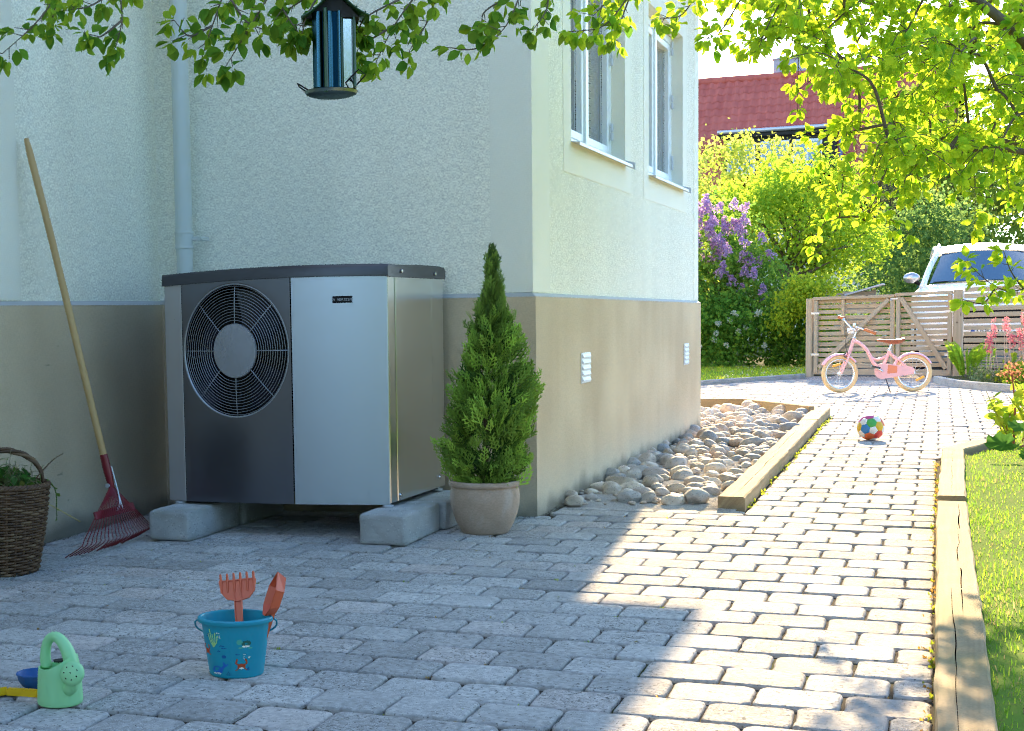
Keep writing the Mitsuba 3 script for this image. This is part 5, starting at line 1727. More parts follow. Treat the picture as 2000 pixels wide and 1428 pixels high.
# ------------------------------------------------------------------ neighbour's house
nh = thing('neighbour_house', 'house beyond the trees with a red tiled roof, grey chimney and a dormer', 'house')
RX0, RX1, RY, RZ, EY, EZ = -13.0, .6, 48.5, 7.98, 44.2, 3.70
LS = math.hypot(RY - EY, RZ - EZ)
rs = np.array([0, (EY - RY) / LS, (EZ - RZ) / LS])      # down the slope
rn = np.array([0, rs[2], -rs[1]])
if rn[2] < 0:
    rn = -rn
put(nh, 'wall', MB().add(cbox(RX1 - RX0 - .8, 8.0, 3.9, .01, ((RX0 + RX1) / 2, RY + .3, 1.85))), 'm_stucco', smooth=False)
gab = prism(Polygon([(EY + .3, 3.7), (2 * RY - EY - .3, 3.7), (RY, RZ - .3)]), .25, np.array([[0, 0, 1, RX1 - .7], [1, 0, 0, 0], [0, 1, 0, 0], [0, 0, 0, 1.0]]))
put(nh, 'gable', gab, 'm_stucco', smooth=False)
base = MB()
for s in (1, -1):
    a = np.array([[RX0, RY, RZ], [RX1, RY, RZ], [RX1, RY + s * (EY - RY), EZ], [RX0, RY + s * (EY - RY), EZ]])
    base.add((np.vstack([a, a - [0, 0, .12]]), np.array([[0, 1, 2, 3], [4, 7, 6, 5], [0, 4, 5, 1], [1, 5, 6, 2], [2, 6, 7, 3], [3, 7, 4, 0]])), uv=(.5, 0))
nroof = put(nh, 'roof', base, two({'type': 'ref', 'id': 'm_tile'}) if False else 'm_tile', smooth=False)
TW, TLn = .262, .345
xs = np.linspace(0, 1, 9)
pz = .030 * (np.cos(xs * 2 * np.pi - .7) * .6 + .4 * np.sin(xs * 2 * np.pi)) + .035


def tile_at(o, u, dn, nrm):
    top = [o + u * (x * TW) + nrm * (z + .004) for x, z in zip(xs, pz)]
    bot = [o + u * (x * TW) + dn * (TLn + .03) + nrm * (z + .030) for x, z in zip(xs, pz)]
    lip = [b - nrm * .028 for b in bot]
    v = np.array(top + bot + lip)
    k = np.arange(8)
    f = np.vstack([np.stack([k, k + 9, k + 10, k + 1], 1), np.stack([k + 9, k + 18, k + 19, k + 10], 1)])
    return v, f


DX0, DX1, DY, DZ = -5.95, -2.72, 45.35, 5.98
tl = []
nrow, ncol = int(LS / TLn), int((RX1 - RX0) / TW)
for r in range(nrow):
    for c in range(ncol):
        o = np.array([RX0 + c * TW, RY, RZ]) + rs * (r * TLn)
        if DX0 < o[0] < DX1 - .1 and o[1] < 46.6:
            continue
        tl.append((o, np.array([1, 0, 0.]), rs, rn, o[0] > -7.6))
dsl = unit(np.array([0, DY - .1 - 46.75, DZ - 6.24]))
dnr = np.array([0, dsl[2], -dsl[1]])
dnr = dnr if dnr[2] > 0 else -dnr
for r in range(4):
    for c in range(int((DX1 - DX0) / TW)):
        tl.append((np.array([DX0 + c * TW, 46.75, 6.26]) + dsl * (r * TLn), np.array([1, 0, 0.]), dsl, dnr, False))
tl.sort(key=lambda t: (not t[4], t[0][1] > 47.9, -t[0][2]))
restm = MB()
for k, (o, u, dn, nm, vis) in enumerate(tl):
    t = rng.random()
    if k < 300:
        put(nroof, 'tile', MB().add(tile_at(o, u, dn, nm), uv=(t, 0)), 'm_tile2', smooth=True)
    else:
        restm.add(tile_at(o, u, dn, nm), uv=(t, 0))
scene['m_tile2'] = two({'type': 'ref', 'id': 'm_tile'}) if False else two(prin(proc(c_tile), .7, .3))
put(nroof, 'tile_field', restm, 'm_tile2', smooth=True, kind='stuff')
for k in range(int((RX1 - RX0) / .42)):
    x = RX0 + k * .42
    if x > -7.6:
        put(nroof, 'ridge_tile', MB().add(tube([(x, RY, RZ + .03), (x + .44, RY, RZ + .03)], [.12, .135], 10), uv=(rng.random(), 0)), 'm_tile2', smooth=True)
put(nh, 'chimney', MB().add(cbox(1.0, .7, 1.2, .01, (-4.33, RY + .55, RZ + .02))).add(cbox(1.08, .78, .05, .01, (-4.33, RY + .55, RZ + .60))), {'type': 'principled', 'base_color': {'type': 'rgb', 'value': [.34, .33, .37]}, 'metallic': .3, 'roughness': .5}, smooth=False)
dm = put(nh, 'dormer', MB().add(cbox(DX1 - DX0 - .15, 1.2, 1.35, .01, ((DX0 + DX1) / 2, DY + .62, 5.28))), 'm_dark', smooth=False)
put(dm, 'fascia', MB().add(cbox(DX1 - DX0 + .2, .10, .20, .01, ((DX0 + DX1) / 2, DY - .14, DZ - .02))), 'm_dark', smooth=False)
put(dm, 'gutter', tube([(DX0 - .1, DY - .24, DZ + .05), (DX1 + .1, DY - .24, DZ + .06)], .06, 8), 'm_zinc', smooth=True)
for x in (-5.5, -4.55, -3.65):
    w = put(dm, 'window', MB().add(cbox(.80, .06, .95, .01, (x + .1, DY - .02, 5.25))), 'm_white', smooth=False)
    for s in (-.19, .19):
        put(w, 'pane', MB().add(cbox(.32, .02, .80, .003, (x + .1 + s, DY - .055, 5.25))), two({'type': 'principled', 'base_color': {'type': 'rgb', 'value': [.10, .22, .30]}, 'roughness': .06, 'specular': .9}), smooth=False)
put(nh, 'downpipe', tube([(-2.66, DY - .1, DZ - .02), (-2.62, DY - .35, 5.4), (-2.62, DY - .4, 3.4)], .045, 10), {'type': 'principled', 'base_color': {'type': 'rgb', 'value': [.10, .13, .28]}, 'roughness': .4}, smooth=True)

# low wooden compost frame behind the gate
cb = thing('compost_frame', 'low wooden compost frame with a tilted grey lid behind the gate', 'compost frame')
for k in range(5):
    m, uv = beam((-1.75, 25.5, .3 + k * .2), (-.95, 25.75, .3 + k * .2), .15, .03, .004)
    put(cb, 'board', MB().add(m, uv=uv), 'm_wood', smooth=False)
for x, y in ((-1.72, 25.55), (-.98, 25.8)):
    m, uv = beam((x, y, -.05), (x, y, 1.2), .07, .07, .004, side=(1, 0, 0))
    put(cb, 'post', MB().add(m, uv=uv), 'm_wood', smooth=False)
put(cb, 'lid', MB().add(cbox(.62, .6, .03, .006), move=shift(-1.12, 25.85, 1.20) @ rot([0, 1, 0], -.28)), 'm_zinc', smooth=False)
# ------------------------------------------------------------------ foliage kit
scene['m_leaf'] = {'type': 'principledthin', 'base_color': VC, 'roughness': .42, 'diff_trans': 1.25, 'eta': 1.35, 'spec_trans': 0.0}
scene['m_bark'] = prin(proc(lambda p, n, uv: mix((.09, .065, .045), (.21, .165, .12), fbm(p.x * 40, p.y * 40, p.z * 9, 3))), .9, .1)


def leafcols(n, a, b, warm=0.0):
    t = rng.random((n, 1))
    c = np.array(a) * (1 - t) + np.array(b) * t
    return np.minimum(c * rng.uniform(.8, 1.15, (n, 1)) * 1.35, .85)


def clumped(c, rad, n, clumps, shell=.55, flat=1.0):
    """Leaf positions gathered in clumps that fill an ellipsoid, denser near its surface."""
    k = rdir(clumps)
    k *= (shell + (1 - shell) * rng.random((clumps, 1)) ** .5)
    cc = np.array(c) + k * np.array(rad)
    w = rng.integers(0, clumps, n)
    s = np.array(rad).mean() * (1.5 / clumps ** .42)
    d = rng.normal(0, 1, (n, 3)) * s * .55 * np.array([1, 1, flat])
    return cc[w] + d, unit_rows(k[w] * np.array(rad) + d), cc


def unit_rows(v):
    return v / (np.linalg.norm(v, axis=1, keepdims=True) + 1e-9)


def bush(key, label, cat, lobes, n, size, ca, cb_, clumps=40, wid=1.0, quad=True, trunk=None, group=None, upbias=.35, branches=14):
    """A shrub or tree: lobes = [(centre, radii)], trunk = (foot, radius)."""
    k = thing(key, label, cat, group)
    mb = MB()
    allc = []
    vol = np.array([np.prod(r) ** (2 / 3) for _, r in lobes])
    for (c, r), v_ in zip(lobes, vol / vol.sum()):
        m = int(n * v_)
        pos, out, cc = clumped(c, r, m, max(6, int(clumps * v_)))
        ok = pos[:, 2] > .02
        pos, out = pos[ok], out[ok]
        m = len(pos)
        allc.append(cc)
        y = unit_rows(out * .5 + rdir(m) * .9 + [0, 0, -.1])
        z = unit_rows(out * .4 + rdir(m) * .8 + [0, 0, upbias])
        V, F = (QUAD_V, QUAD_F) if quad else (LEAF_V, LEAF_F)
        col = leafcols(m, ca, cb_)
        mb.add(scatter(V, F, pos, y, z, rng.uniform(.7, 1.3, m) * size, wid), col=np.repeat(col, len(V), 0))
    put(k, 'crown' if trunk else 'foliage', mb, 'm_leaf', smooth=False)
    if trunk:
        foot, r = np.array(trunk[0], float), trunk[1]
        cen = np.mean([c for c, _ in lobes], 0)
        top = foot * .35 + cen * .65
        mid = foot * .6 + cen * .4 + rng.normal(0, .05, 3)
        b = MB()
        b.add(tube(smooth_path([foot, mid, top], 14), np.linspace(r, r * .5, 14), 8))
        cc = np.vstack(allc)
        for q_ in rng.choice(len(cc), min(branches, len(cc)), replace=False):
            s0 = mid * (1 - (t := rng.uniform(.2, 1))) + top * t
            b.add(tube(smooth_path([s0, (s0 + cc[q_]) / 2 + rng.normal(0, .08, 3) + [0, 0, .1], cc[q_]], 9), np.linspace(r * .4, r * .08, 9), 5))
        put(k, 'trunk', b, 'm_bark', smooth=True)
    return k


# ------------------------------------------------------------------ background shrubs and trees
bush('garden_tree', 'small yellow-green leafy tree with a forked brown trunk behind the lawn', 'tree', [((-2.5, 27.4, 2.5), (1.2, 1.1, .85)), ((-2.1, 27.5, 3.12), (.75, .7, .48)), ((-1.55, 27.3, 2.0), (.75, .8, .5)), ((-2.95, 27.4, 2.8), (.55, .6, .4))], 12500, .075, (.19, .35, .035), (.42, .50, .04), 120, 1.25, trunk=((-2.55, 27.0, -.05), .13), branches=26)
bush('tall_shrub', 'tall pale green flowering shrub beside the house corner, left of the roof', 'shrub', [((-4.15, 31.2, 3.25), (.95, .9, 1.1)), ((-4.5, 31.2, 1.9), (1.1, 1.0, 1.5)), ((-3.4, 31.4, 3.1), (.6, .6, .7)), ((-3.0, 31.5, 4.0), (.28, .3, .35))], 13000, .085, (.26, .36, .06), (.55, .56, .12), 110, 1.2, trunk=((-4.2, 31.2, -.05), .12), branches=24)
lil = bush('lilac_bush', 'lilac bush with purple flower heads beside the house corner', 'shrub', [((-3.35, 24.8, 1.85), (.75, .7, .9)), ((-3.5, 24.8, .9), (.8, .7, .8)), ((-2.75, 24.6, 1.35), (.45, .5, .5))], 9000, .075, (.09, .20, .035), (.26, .40, .06), 80, 1.3, trunk=((-3.3, 24.8, -.05), .05))
fm = MB()
for k in range(70):
    if k < 52:
        c = np.array([-3.32, 24.25, 2.08]) + [rng.normal(0, .30), rng.normal(0, .12), rng.normal(0, .30)]
    else:
        c = np.array([-2.72, 24.3, 1.35]) + [rng.normal(0, .16), rng.normal(0, .12), rng.normal(0, .32)]
    m = 130
    t = rng.random(m)
    r = .060 * (1 - t) ** .7 + .010
    a = rng.uniform(0, 6.28, m)
    ax = unit(np.array([rng.normal(0, .4), -.3, 1]))
    x = unit(np.cross(ax, [1, .2, 0]))
    y = np.cross(ax, x)
    pos = c + np.outer(t * .17, ax) + np.outer(r * np.cos(a), x) + np.outer(r * np.sin(a), y)
    col = np.array([.54, .38, .62]) * rng.uniform(.75, 1.25, (m, 1)) + [.05, .03, .05]
    v, f = scatter(QUAD_V, QUAD_F, pos, rdir(m), rdir(m), rng.uniform(.028, .044, m), 1.3)
    put(lil, 'flower_head', MB().add((v, f), col=np.repeat(col, 4, 0)), 'm_leaf', smooth=False)
hd = bush('garden_hedge', 'low dark green hedge with white blossom behind the left lawn', 'hedge', [((-3.7, 24.0, .55), (.9, .5, .62)), ((-2.9, 24.0, .5), (.8, .5, .6)), ((-2.15, 24.2, .5), (.65, .5, .55)), ((-1.75, 24.1, .4), (.4, .4, .5))], 10000, .07, (.06, .16, .025), (.18, .33, .045), 110, 1.25)
for k in range(16):
    c = np.array([rng.uniform(-3.6, -2.4), 23.5, rng.uniform(.35, 1.0)])
    m = 40
    put(hd, 'blossom', MB().add(scatter(QUAD_V, QUAD_F, c + rdir(m) * .035, rdir(m), rdir(m), .026, 1.4), col=(.72, .74, .66)), 'm_leaf', smooth=False)
bush('yellow_shrub', 'bright yellow-green shrub just left of the gate post', 'shrub', [((-1.95, 23.6, .95), (.4, .4, .42)), ((-1.72, 23.7, 1.1), (.36, .4, .32))], 3200, .06, (.20, .31, .03), (.40, .45, .03), 40, 1.2)
bush('dark_shrub', 'dark green shrub with faint pale blossom left of the car', 'shrub', [((-.75, 30.3, 1.75), (.95, .8, .95)), ((-.2, 30.6, 2.1), (.9, .8, 1.1)), ((-.9, 30.4, .8), (1.2, .8, .9))], 9000, .085, (.08, .17, .05), (.22, .33, .09), 90, 1.2)
bush('pine_tree', 'grey-green conifer in front of the red tiled roof, behind the overhanging branches', 'conifer', [((-1.15, 36.9, 4.5), (.55, .6, .95)), ((-1.0, 36.9, 3.2), (.9, .9, 1.0)), ((-.6, 37, 1.8), (1.2, 1.0, 1.4))], 11000, .09, (.06, .085, .05), (.15, .17, .10), 100, .5, trunk=((-1.0, 37, -.05), .13))
for k, (c, r, l_) in enumerate([((1.0, 36, 2.8), (1.8, 1.2, 1.8), 'broad green tree behind the car roof'), ((.9, 40, 4.8), (2.1, 1.5, 1.9), 'tall light green tree far behind the car'), ((3.6, 38, 3.4), (2.2, 1.6, 2.2), 'green tree far beyond the right edge of the fence'), ((-8.0, 38, 2.2), (2.4, 1.4, 2.2), 'large green tree hidden mostly by the house corner')]):
    bush('garden_tree', l_, 'tree', [(c, r), ((c[0] - .7, c[1], c[2] - 1.3), (r[0] * .8, r[1], r[2] * .7))], 8500, .12, (.09, .17, .03), (.27, .34, .05), 70, 1.2, trunk=((c[0], c[1], -.05), .16))

# ------------------------------------------------------------------ fruit tree with overhanging branches
tree = thing('fruit_tree', 'young-leaved fruit tree at the right whose branches arch over the path and hang across the top of the view', 'tree')
labels[tree]['label'] = 'fruit tree at the right, its fresh green branches hanging across the top'
STR = {"H":[[0.561,7.237,1.136],[0.329,6.966,1.041],[0.218,6.864,1.053],[0.097,6.767,1.162]],"H2":[[0.218,6.864,1.053],[0.168,6.783,0.986],[0.089,6.695,1.003]],"H3":[[0.329,6.966,1.041],[0.276,6.895,1.116],[0.246,6.889,1.203]],"A":[[-2.502,4.157,2.154],[-2.555,4.069,2.031],[-2.6,3.986,1.918],[-2.694,3.937,1.825]],"A2":[[-2.538,4.137,2.106],[-2.625,4.146,2.004],[-2.639,4.133,1.922]],"B":[[-2.338,4.116,2.127],[-2.332,4.053,2.005],[-2.302,4.003,1.901],[-2.318,3.989,1.82]],"B2":[[-2.302,4.003,1.901],[-2.33,3.931,1.846],[-2.348,3.867,1.825]],"B3":[[-2.332,4.055,2.021],[-2.386,3.971,1.949],[-2.458,3.939,1.935]],"C":[[-1.928,4.07,2.087],[-1.969,4.042,1.966],[-1.98,3.973,1.85],[-1.983,3.908,1.752]],"C2":[[-1.98,3.973,1.85],[-2.018,3.898,1.812],[-2.06,3.884,1.858]],"C3":[[-1.761,4.03,2.059],[-1.78,3.956,1.93],[-1.811,3.879,1.819],[-1.876,3.841,1.704]],"C4":[[-1.78,3.956,1.93],[-1.718,3.921,1.846],[-1.69,3.929,1.802]],"C5":[[-1.969,4.042,1.966],[-1.89,4.012,1.863],[-1.813,3.987,1.823]],"C6":[[-1.637,4.081,2.042],[-1.684,3.995,1.914],[-1.738,3.969,1.871]],"C7":[[-1.631,4.022,1.956],[-1.664,3.944,1.845],[-1.677,3.934,1.794]],"D":[[-1.384,4.413,2.099],[-1.435,4.269,1.954],[-1.487,4.183,1.84],[-1.517,4.106,1.727]],"D2":[[-1.435,4.269,1.954],[-1.539,4.108,1.861],[-1.566,4.093,1.817]],"D3":[[-1.396,4.347,2.025],[-1.406,4.275,1.878],[-1.445,4.194,1.764]],"D4":[[-1.487,4.183,1.84],[-1.538,4.102,1.787],[-1.565,4.088,1.765]],"E":[[-1.15,4.625,2.133],[-1.207,4.589,1.991],[-1.243,4.508,1.864],[-1.308,4.419,1.794],[-1.391,4.384,1.799]],"E2":[[-1.207,4.589,1.991],[-1.309,4.54,1.93],[-1.323,4.53,1.883]],"E3":[[-1.162,4.669,2.065],[-1.146,4.666,1.952],[-1.176,4.591,1.863]],"F":[[-0.902,5.397,2.254],[-1.006,5.283,2.085],[-1.077,5.188,1.97],[-1.174,5.145,1.951]],"F2":[[-0.984,5.356,2.184],[-1.022,5.272,2.031],[-1.043,5.199,1.925]],"F3":[[-1.0,5.344,2.131],[-1.072,5.253,2.068],[-1.11,5.177,2.006]],"G":[[-0.757,5.903,2.346],[-0.862,5.844,2.174],[-0.907,5.763,2.088],[-0.968,5.68,2.07]],"G2":[[-0.636,6.177,2.391],[-0.744,6.112,2.173],[-0.817,6.071,2.054],[-0.856,5.998,2.036]],"G3":[[-0.533,6.325,2.331],[-0.643,6.259,2.109],[-0.68,6.235,2.008]]}
CL = np.array([[0.207,6.457,1.593],[-0.191,7.391,1.934],[0.065,6.224,1.941],[0.457,7.082,2.03],[0.367,7.355,1.663],[0.196,7.876,2.589],[-0.422,7.501,2.487],[0.438,7.785,2.277],[0.124,8.092,2.339],[0.282,7.972,1.974],[0.377,8.26,2.532],[-0.028,8.282,1.737],[0.439,6.804,1.442],[-0.158,6.533,1.659],[-0.222,7.183,2.355],[-0.378,7.234,2.536],[-0.422,8.012,2.111],[-0.353,6.805,1.988],[0.444,7.99,1.753],[0.257,7.373,2.156],[-0.47,7.256,2.287],[-0.546,6.508,2.234],[-0.375,7.594,2.231],[0.39,8.453,1.798],[-0.129,8.023,1.627],[0.064,7.431,1.746],[0.034,7.684,2.118],[0.335,7.712,1.614],[-0.764,7.1,2.409],[0.019,7.295,2.299],[-0.191,7.067,2.029],[0.364,6.688,2.123],[-0.068,7.952,1.907],[-0.213,7.302,1.657],[-0.133,6.557,2.093],[-0.056,8.055,2.656],[0.004,6.764,2.359],[0.079,6.943,2.047],[0.19,8.434,2.638],[0.46,7.412,1.908],[0.099,6.497,1.968],[-0.16,6.313,2.24],[-0.77,6.173,2.302],[0.087,7.338,1.975],[0.43,7.246,2.405],[-0.051,7.907,2.192],[0.185,6.592,2.308],[0.424,7.629,2.485],[0.324,7.078,1.753],[-0.403,6.952,2.251],[-0.801,6.472,2.417],[-0.198,6.241,1.616],[-0.209,7.446,2.386],[-0.187,6.819,1.755],[0.009,6.701,1.604],[0.498,8.129,2.214],[-0.012,7.66,2.521],[-0.151,7.587,1.741],[-0.384,7.993,2.593],[0.344,8.514,2.389],[0.163,6.736,1.853],[0.53,8.532,1.616],[-0.153,8.074,2.365],[0.002,8.296,2.105],[-0.235,8.138,1.854],[0.426,6.963,2.363],[-0.531,6.24,2.211],[0.13,6.942,1.613],[0.172,7.248,2.496],[0.227,7.141,2.07],[0.308,6.425,2.135],[0.487,7.704,1.911],[0.52,8.101,1.506],[-0.33,6.119,1.898],[0.222,8.273,1.756],[-0.92,6.965,2.567],[-0.706,6.746,2.335],[0.368,6.634,1.734],[0.535,8.537,2.707],[0.407,6.873,1.881],[0.033,8.355,2.383],[-0.38,6.768,2.447],[-0.01,7.176,1.697],[0.215,7.914,1.742],[-0.414,7.058,1.379],[-0.309,7.102,1.365],[-0.365,6.891,1.731],[-0.703,6.449,2.074],[-0.557,6.625,2.12]])
tb = MB()
trunk_p = smooth_path([(.98, 7.55, -.05), (.92, 7.5, .5), (.80, 7.46, 1.1), (.62, 7.42, 1.75)], 16)
put(tree, 'trunk', tube(trunk_p, np.linspace(.095, .055, 16), 12), 'm_bark', smooth=True)
# limbs: two arching ones into the crown and one long one over the forecourt
LIMBS = [[trunk_p[9], (.72, 7.2, 1.35), (.45, 6.95, 1.55), (.20, 6.75, 1.62), (-.05, 6.7, 1.58)],
         [trunk_p[13], (.45, 7.5, 2.1), (.15, 7.4, 2.45), (-.25, 7.3, 2.6), (-.6, 7.1, 2.6)],
         [trunk_p[15], (.50, 7.7, 2.2), (.30, 8.0, 2.5), (.10, 8.2, 2.75)],
         [trunk_p[12], (.4, 7.0, 1.95), (.05, 6.6, 2.25), (-.45, 6.25, 2.45), (-.8, 5.8, 2.5), (-1.1, 4.95, 2.42), (-1.5, 4.45, 2.32), (-2.05, 4.15, 2.25), (-2.65, 4.2, 2.22)],
         [trunk_p[10], (.55, 7.8, 1.5), (.3, 7.9, 1.65), (-.1, 7.9, 1.7), (-.35, 7.7, 1.6)]]
nodes, nrad = [], []
for L in LIMBS:
    p = smooth_path(L, 44)
    r = np.linspace(.024, .008, 44)
    put(tree, 'limb', tube(p, r, 9), 'm_bark', smooth=True)
    nodes += list(p[6:])
    nrad += list(r[6:])
nodes, nrad = np.array(nodes), np.array(nrad)
twigs = MB()
leaf_pos, leaf_dir, leaf_nrm, leaf_size, leaf_old = [], [], [], [], []


def rosette(p, d, n, s=1.0):
    """A cluster of leaves at the end of a short spur."""
    for _ in range(n):
        o = unit(d * .75 + rng.normal(0, .62, 3) + np.array([0, 0, -.42]))
        leaf_pos.append(p + o * .010)
        leaf_dir.append(o)
        leaf_nrm.append(unit(rng.normal(0, .45, 3) + np.array([0, 0, .75]) - o * .2))
        leaf_size.append(rng.uniform(.029, .053) * s)


def leafy(path, dens=1.0, r0=.0042):
    p = np.asarray(path)
    twigs.add(tube(p, np.linspace(r0, .0013, len(p)), 5))
    L = np.linalg.norm(np.diff(p, axis=0), axis=1).sum()
    m = max(2, int(L / .034 * dens))
    for t in np.linspace(.15, 1, m):
        k = min(len(p) - 2, int(t * (len(p) - 1)))
        b = p[k] + (p[k + 1] - p[k]) * (t * (len(p) - 1) - k)
        d = unit(p[k + 1] - p[k])
        s = unit(np.cross(d, rng.normal(size=3)))
        e = b + unit(s + d * .7) * rng.uniform(.012, .05)
        twigs.add(tube([b, e], [.0016, .0011], 4))
        rosette(e, unit(s + d * .8), int(rng.integers(3, 7)))
    rosette(p[-1], unit(p[-1] - p[-2]), 6)


first = 0
for k, pts in STR.items():
    pts = np.array(pts)
    p = smooth_path(pts, 22)
    if len(k) == 1 or k in ('G2', 'G3', 'C3', 'C6', 'D3', 'F2', 'B3', 'E3', 'F3'):
        j = np.argmin(np.linalg.norm(nodes - pts[0], axis=1))
        q = smooth_path([nodes[j], (nodes[j] + pts[0]) / 2 + [0, 0, .03], pts[0]], 10)
        twigs.add(tube(q, np.linspace(.007, .0045, 10), 6))
    if k == 'E':
        leafy(p[:14], 1.25)
        twigs.add(tube(p[13:], np.linspace(.003, .0012, 9), 4))
        for t in (15, 17, 18, 20, 21):
            rosette(p[t], unit(p[-1] - p[-3]), 2, .95)
    else:
        leafy(p, 1.08)
n_str = len(leaf_pos)
used_n = nodes.copy()
for c in CL[np.argsort(np.linalg.norm(CL - trunk_p[12], axis=1))]:
    j = np.argmin(np.linalg.norm(used_n - c, axis=1))
    a = used_n[j]
    mid = (a + c) / 2 + rng.normal(0, .03, 3) + [0, 0, .04]
    p = smooth_path([a, mid, c], 12)
    twigs.add(tube(p, np.linspace(.0075, .0035, 12), 6))
    used_n = np.vstack([used_n, p[6:]])
    leafy(p[5:], .9, .004)
    for _ in range(4 if c[2] > 1.25 else 1):
        d = rng.normal(0, 1, 3) * [.10, .12, .08]
        leafy(smooth_path([c, c + d * .6 + [0, 0, .02], c + d * 1.25 + [0, 0, -.04]], 8), .9, .0028)
# the crown goes on above the frame: upward shoots on the limbs
LL = smooth_path(LIMBS[3], 44)
ups = [LL[int(k)] + np.array([rng.normal(0, .14), rng.normal(0, .14), rng.uniform(.10, .42)]) for k in np.linspace(10, 43, 15)]
ups += [np.array([rng.uniform(-.7, .9), rng.uniform(6.6, 8.6), rng.uniform(2.75, 3.35)]) for _ in range(26)]
for c in ups:
    j = np.argmin(np.linalg.norm(nodes - c, axis=1))
    p = smooth_path([nodes[j], (nodes[j] + c) / 2 + rng.normal(0, .03, 3), c], 10)
    twigs.add(tube(p, np.linspace(.007, .003, 10), 5))
    leafy(p[3:], .9, .0035)
    for _ in range(3):
        d = rng.normal(0, 1, 3) * [.14, .14, .10]
        leafy(smooth_path([c, c + d * .6 + [0, 0, .03], c + d * 1.3 + [0, 0, -.01]], 8), .8, .0028)
put(tree, 'twigs', twigs, 'm_bark', smooth=True, kind='stuff')
lp, ld, ln, ls = map(np.array, (leaf_pos, leaf_dir, leaf_nrm, leaf_size))
# leaf blades: a few bent variants; the 300 largest in view are parts, the others one mesh
LV = []
for k in range(6):
    v = LEAF_V.copy()
    v[:, 0] *= rng.uniform(.78, .98)
    v[:, 2] += -.22 * rng.uniform(.3, 1.2) * v[:, 1] ** 2 + .12 * (v[:, 0] / .38) ** 2 * rng.uniform(.2, 1.1)
    LV.append(v)
LC = [(.12, .27, .03), (.15, .30, .03), (.20, .34, .035), (.095, .235, .03), (.25, .37, .035), (.16, .28, .03)]
dicts = [mikit.ply((LV[k], LEAF_F), 'm_leaf', smooth=True, color=np.broadcast_to(np.array(LC[k]), (11, 3))) for k in range(6)]
d_ = lp - EYE
dep = d_ @ FWD
px_ = 600 + 2883 * (d_ @ np.cross(FWD, UP)) / dep
py_ = 841 - 2883 * (d_ @ UP) / dep
vis = (px_ > 0) & (px_ < 2000) & (py_ > 0) & (np.arange(len(lp)) < n_str)
big_ = np.argsort(-(ls / dep) * np.where(vis, 1, .01))[:300]
isbig = np.zeros(len(lp), bool)
isbig[big_] = True
lm = MB()
kind = rng.integers(0, 6, len(lp))
for k in np.where(isbig)[0]:
    y = ld[k]
    x = unit(np.cross(y, ln[k]))
    m = frame(lp[k], x * ls[k], y * ls[k], np.cross(x, y) * ls[k])
    reuse(tree, 'leaf', dicts[kind[k]], toT(m))
for q_ in range(6):
    w = np.where(~isbig & (kind == q_))[0]
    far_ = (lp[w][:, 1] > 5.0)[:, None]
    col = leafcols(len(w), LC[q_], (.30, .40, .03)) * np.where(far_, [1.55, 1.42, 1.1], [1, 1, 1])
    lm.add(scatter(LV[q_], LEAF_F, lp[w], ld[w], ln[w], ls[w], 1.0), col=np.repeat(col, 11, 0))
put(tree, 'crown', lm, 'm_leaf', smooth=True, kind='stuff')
# ------------------------------------------------------------------ lawns
def c_lawn(p, n, uv):
    h = fbm(p.x * 2.2, p.y * 2.2, 0., 3)
    g = noise(p.x * 90, p.y * 90, 0.)
    return mix(mix((.06, .12, .015), (.13, .21, .03), h), (.17, .15, .06), smoothstep(.7, .95, g) * .5)


scene['m_turf'] = prin(proc(c_lawn), .95, .05)


def lawn(key, poly, z, n, hgt, label, ca, cb_, near=None):
    thing(key, kind='structure')
    sheet(key, poly, z, 'm_turf')
    x0, y0, x1, y1 = poly.bounds
    P = np.column_stack([rng.uniform(x0, x1, n * 3), rng.uniform(y0, y1, n * 3)])
    import shapely
    P = P[shapely.contains_xy(poly, P[:, 0], P[:, 1])]
    dens = meshkit.noise(np.column_stack([P * 2.3, P[:, :1] * 0]), 5)
    P = P[rng.random(len(P)) < .15 + 1.1 * dens][:n]
    m = len(P)
    tall = .45 + .9 * meshkit.noise(np.column_stack([P * 5.1, P[:, :1] * 0]), 9)
    h = hgt * tall * rng.uniform(.6, 1.4, m)
    a = rng.uniform(0, 6.28, m)
    lean = rng.uniform(.2, 1.3, m)
    d = np.column_stack([np.cos(a), np.sin(a), np.zeros(m)])
    s = np.column_stack([-np.sin(a), np.cos(a), np.zeros(m)]) * (rng.uniform(.0012, .0026, m) * (hgt / .045) ** .5)[:, None]
    b = np.column_stack([P, np.full(m, z)])
    mid = b + d * (h * lean * .35)[:, None] + np.column_stack([np.zeros((m, 2)), h * .6])
    tip = b + d * (h * lean)[:, None] + np.column_stack([np.zeros((m, 2)), h * (1 - .35 * lean)])
    V = np.stack([b - s, b + s, mid - s * .8, mid + s * .8, tip], 1).reshape(-1, 3)
    F = (np.array([[0, 1, 3], [0, 3, 2], [2, 3, 4]])[None] + (np.arange(m) * 5)[:, None, None]).reshape(-1, 3)
    col = leafcols(m, ca, cb_)
    dry = rng.random(m) < .16
    col[dry] = np.array([.40, .34, .17]) * rng.uniform(.7, 1.1, (dry.sum(), 1))
    k = thing('grass', label, 'grass', kind='stuff')
    put(None, k, MB().add((V, F), col=np.repeat(col, 5, 0)), 'm_leaf', smooth=False)


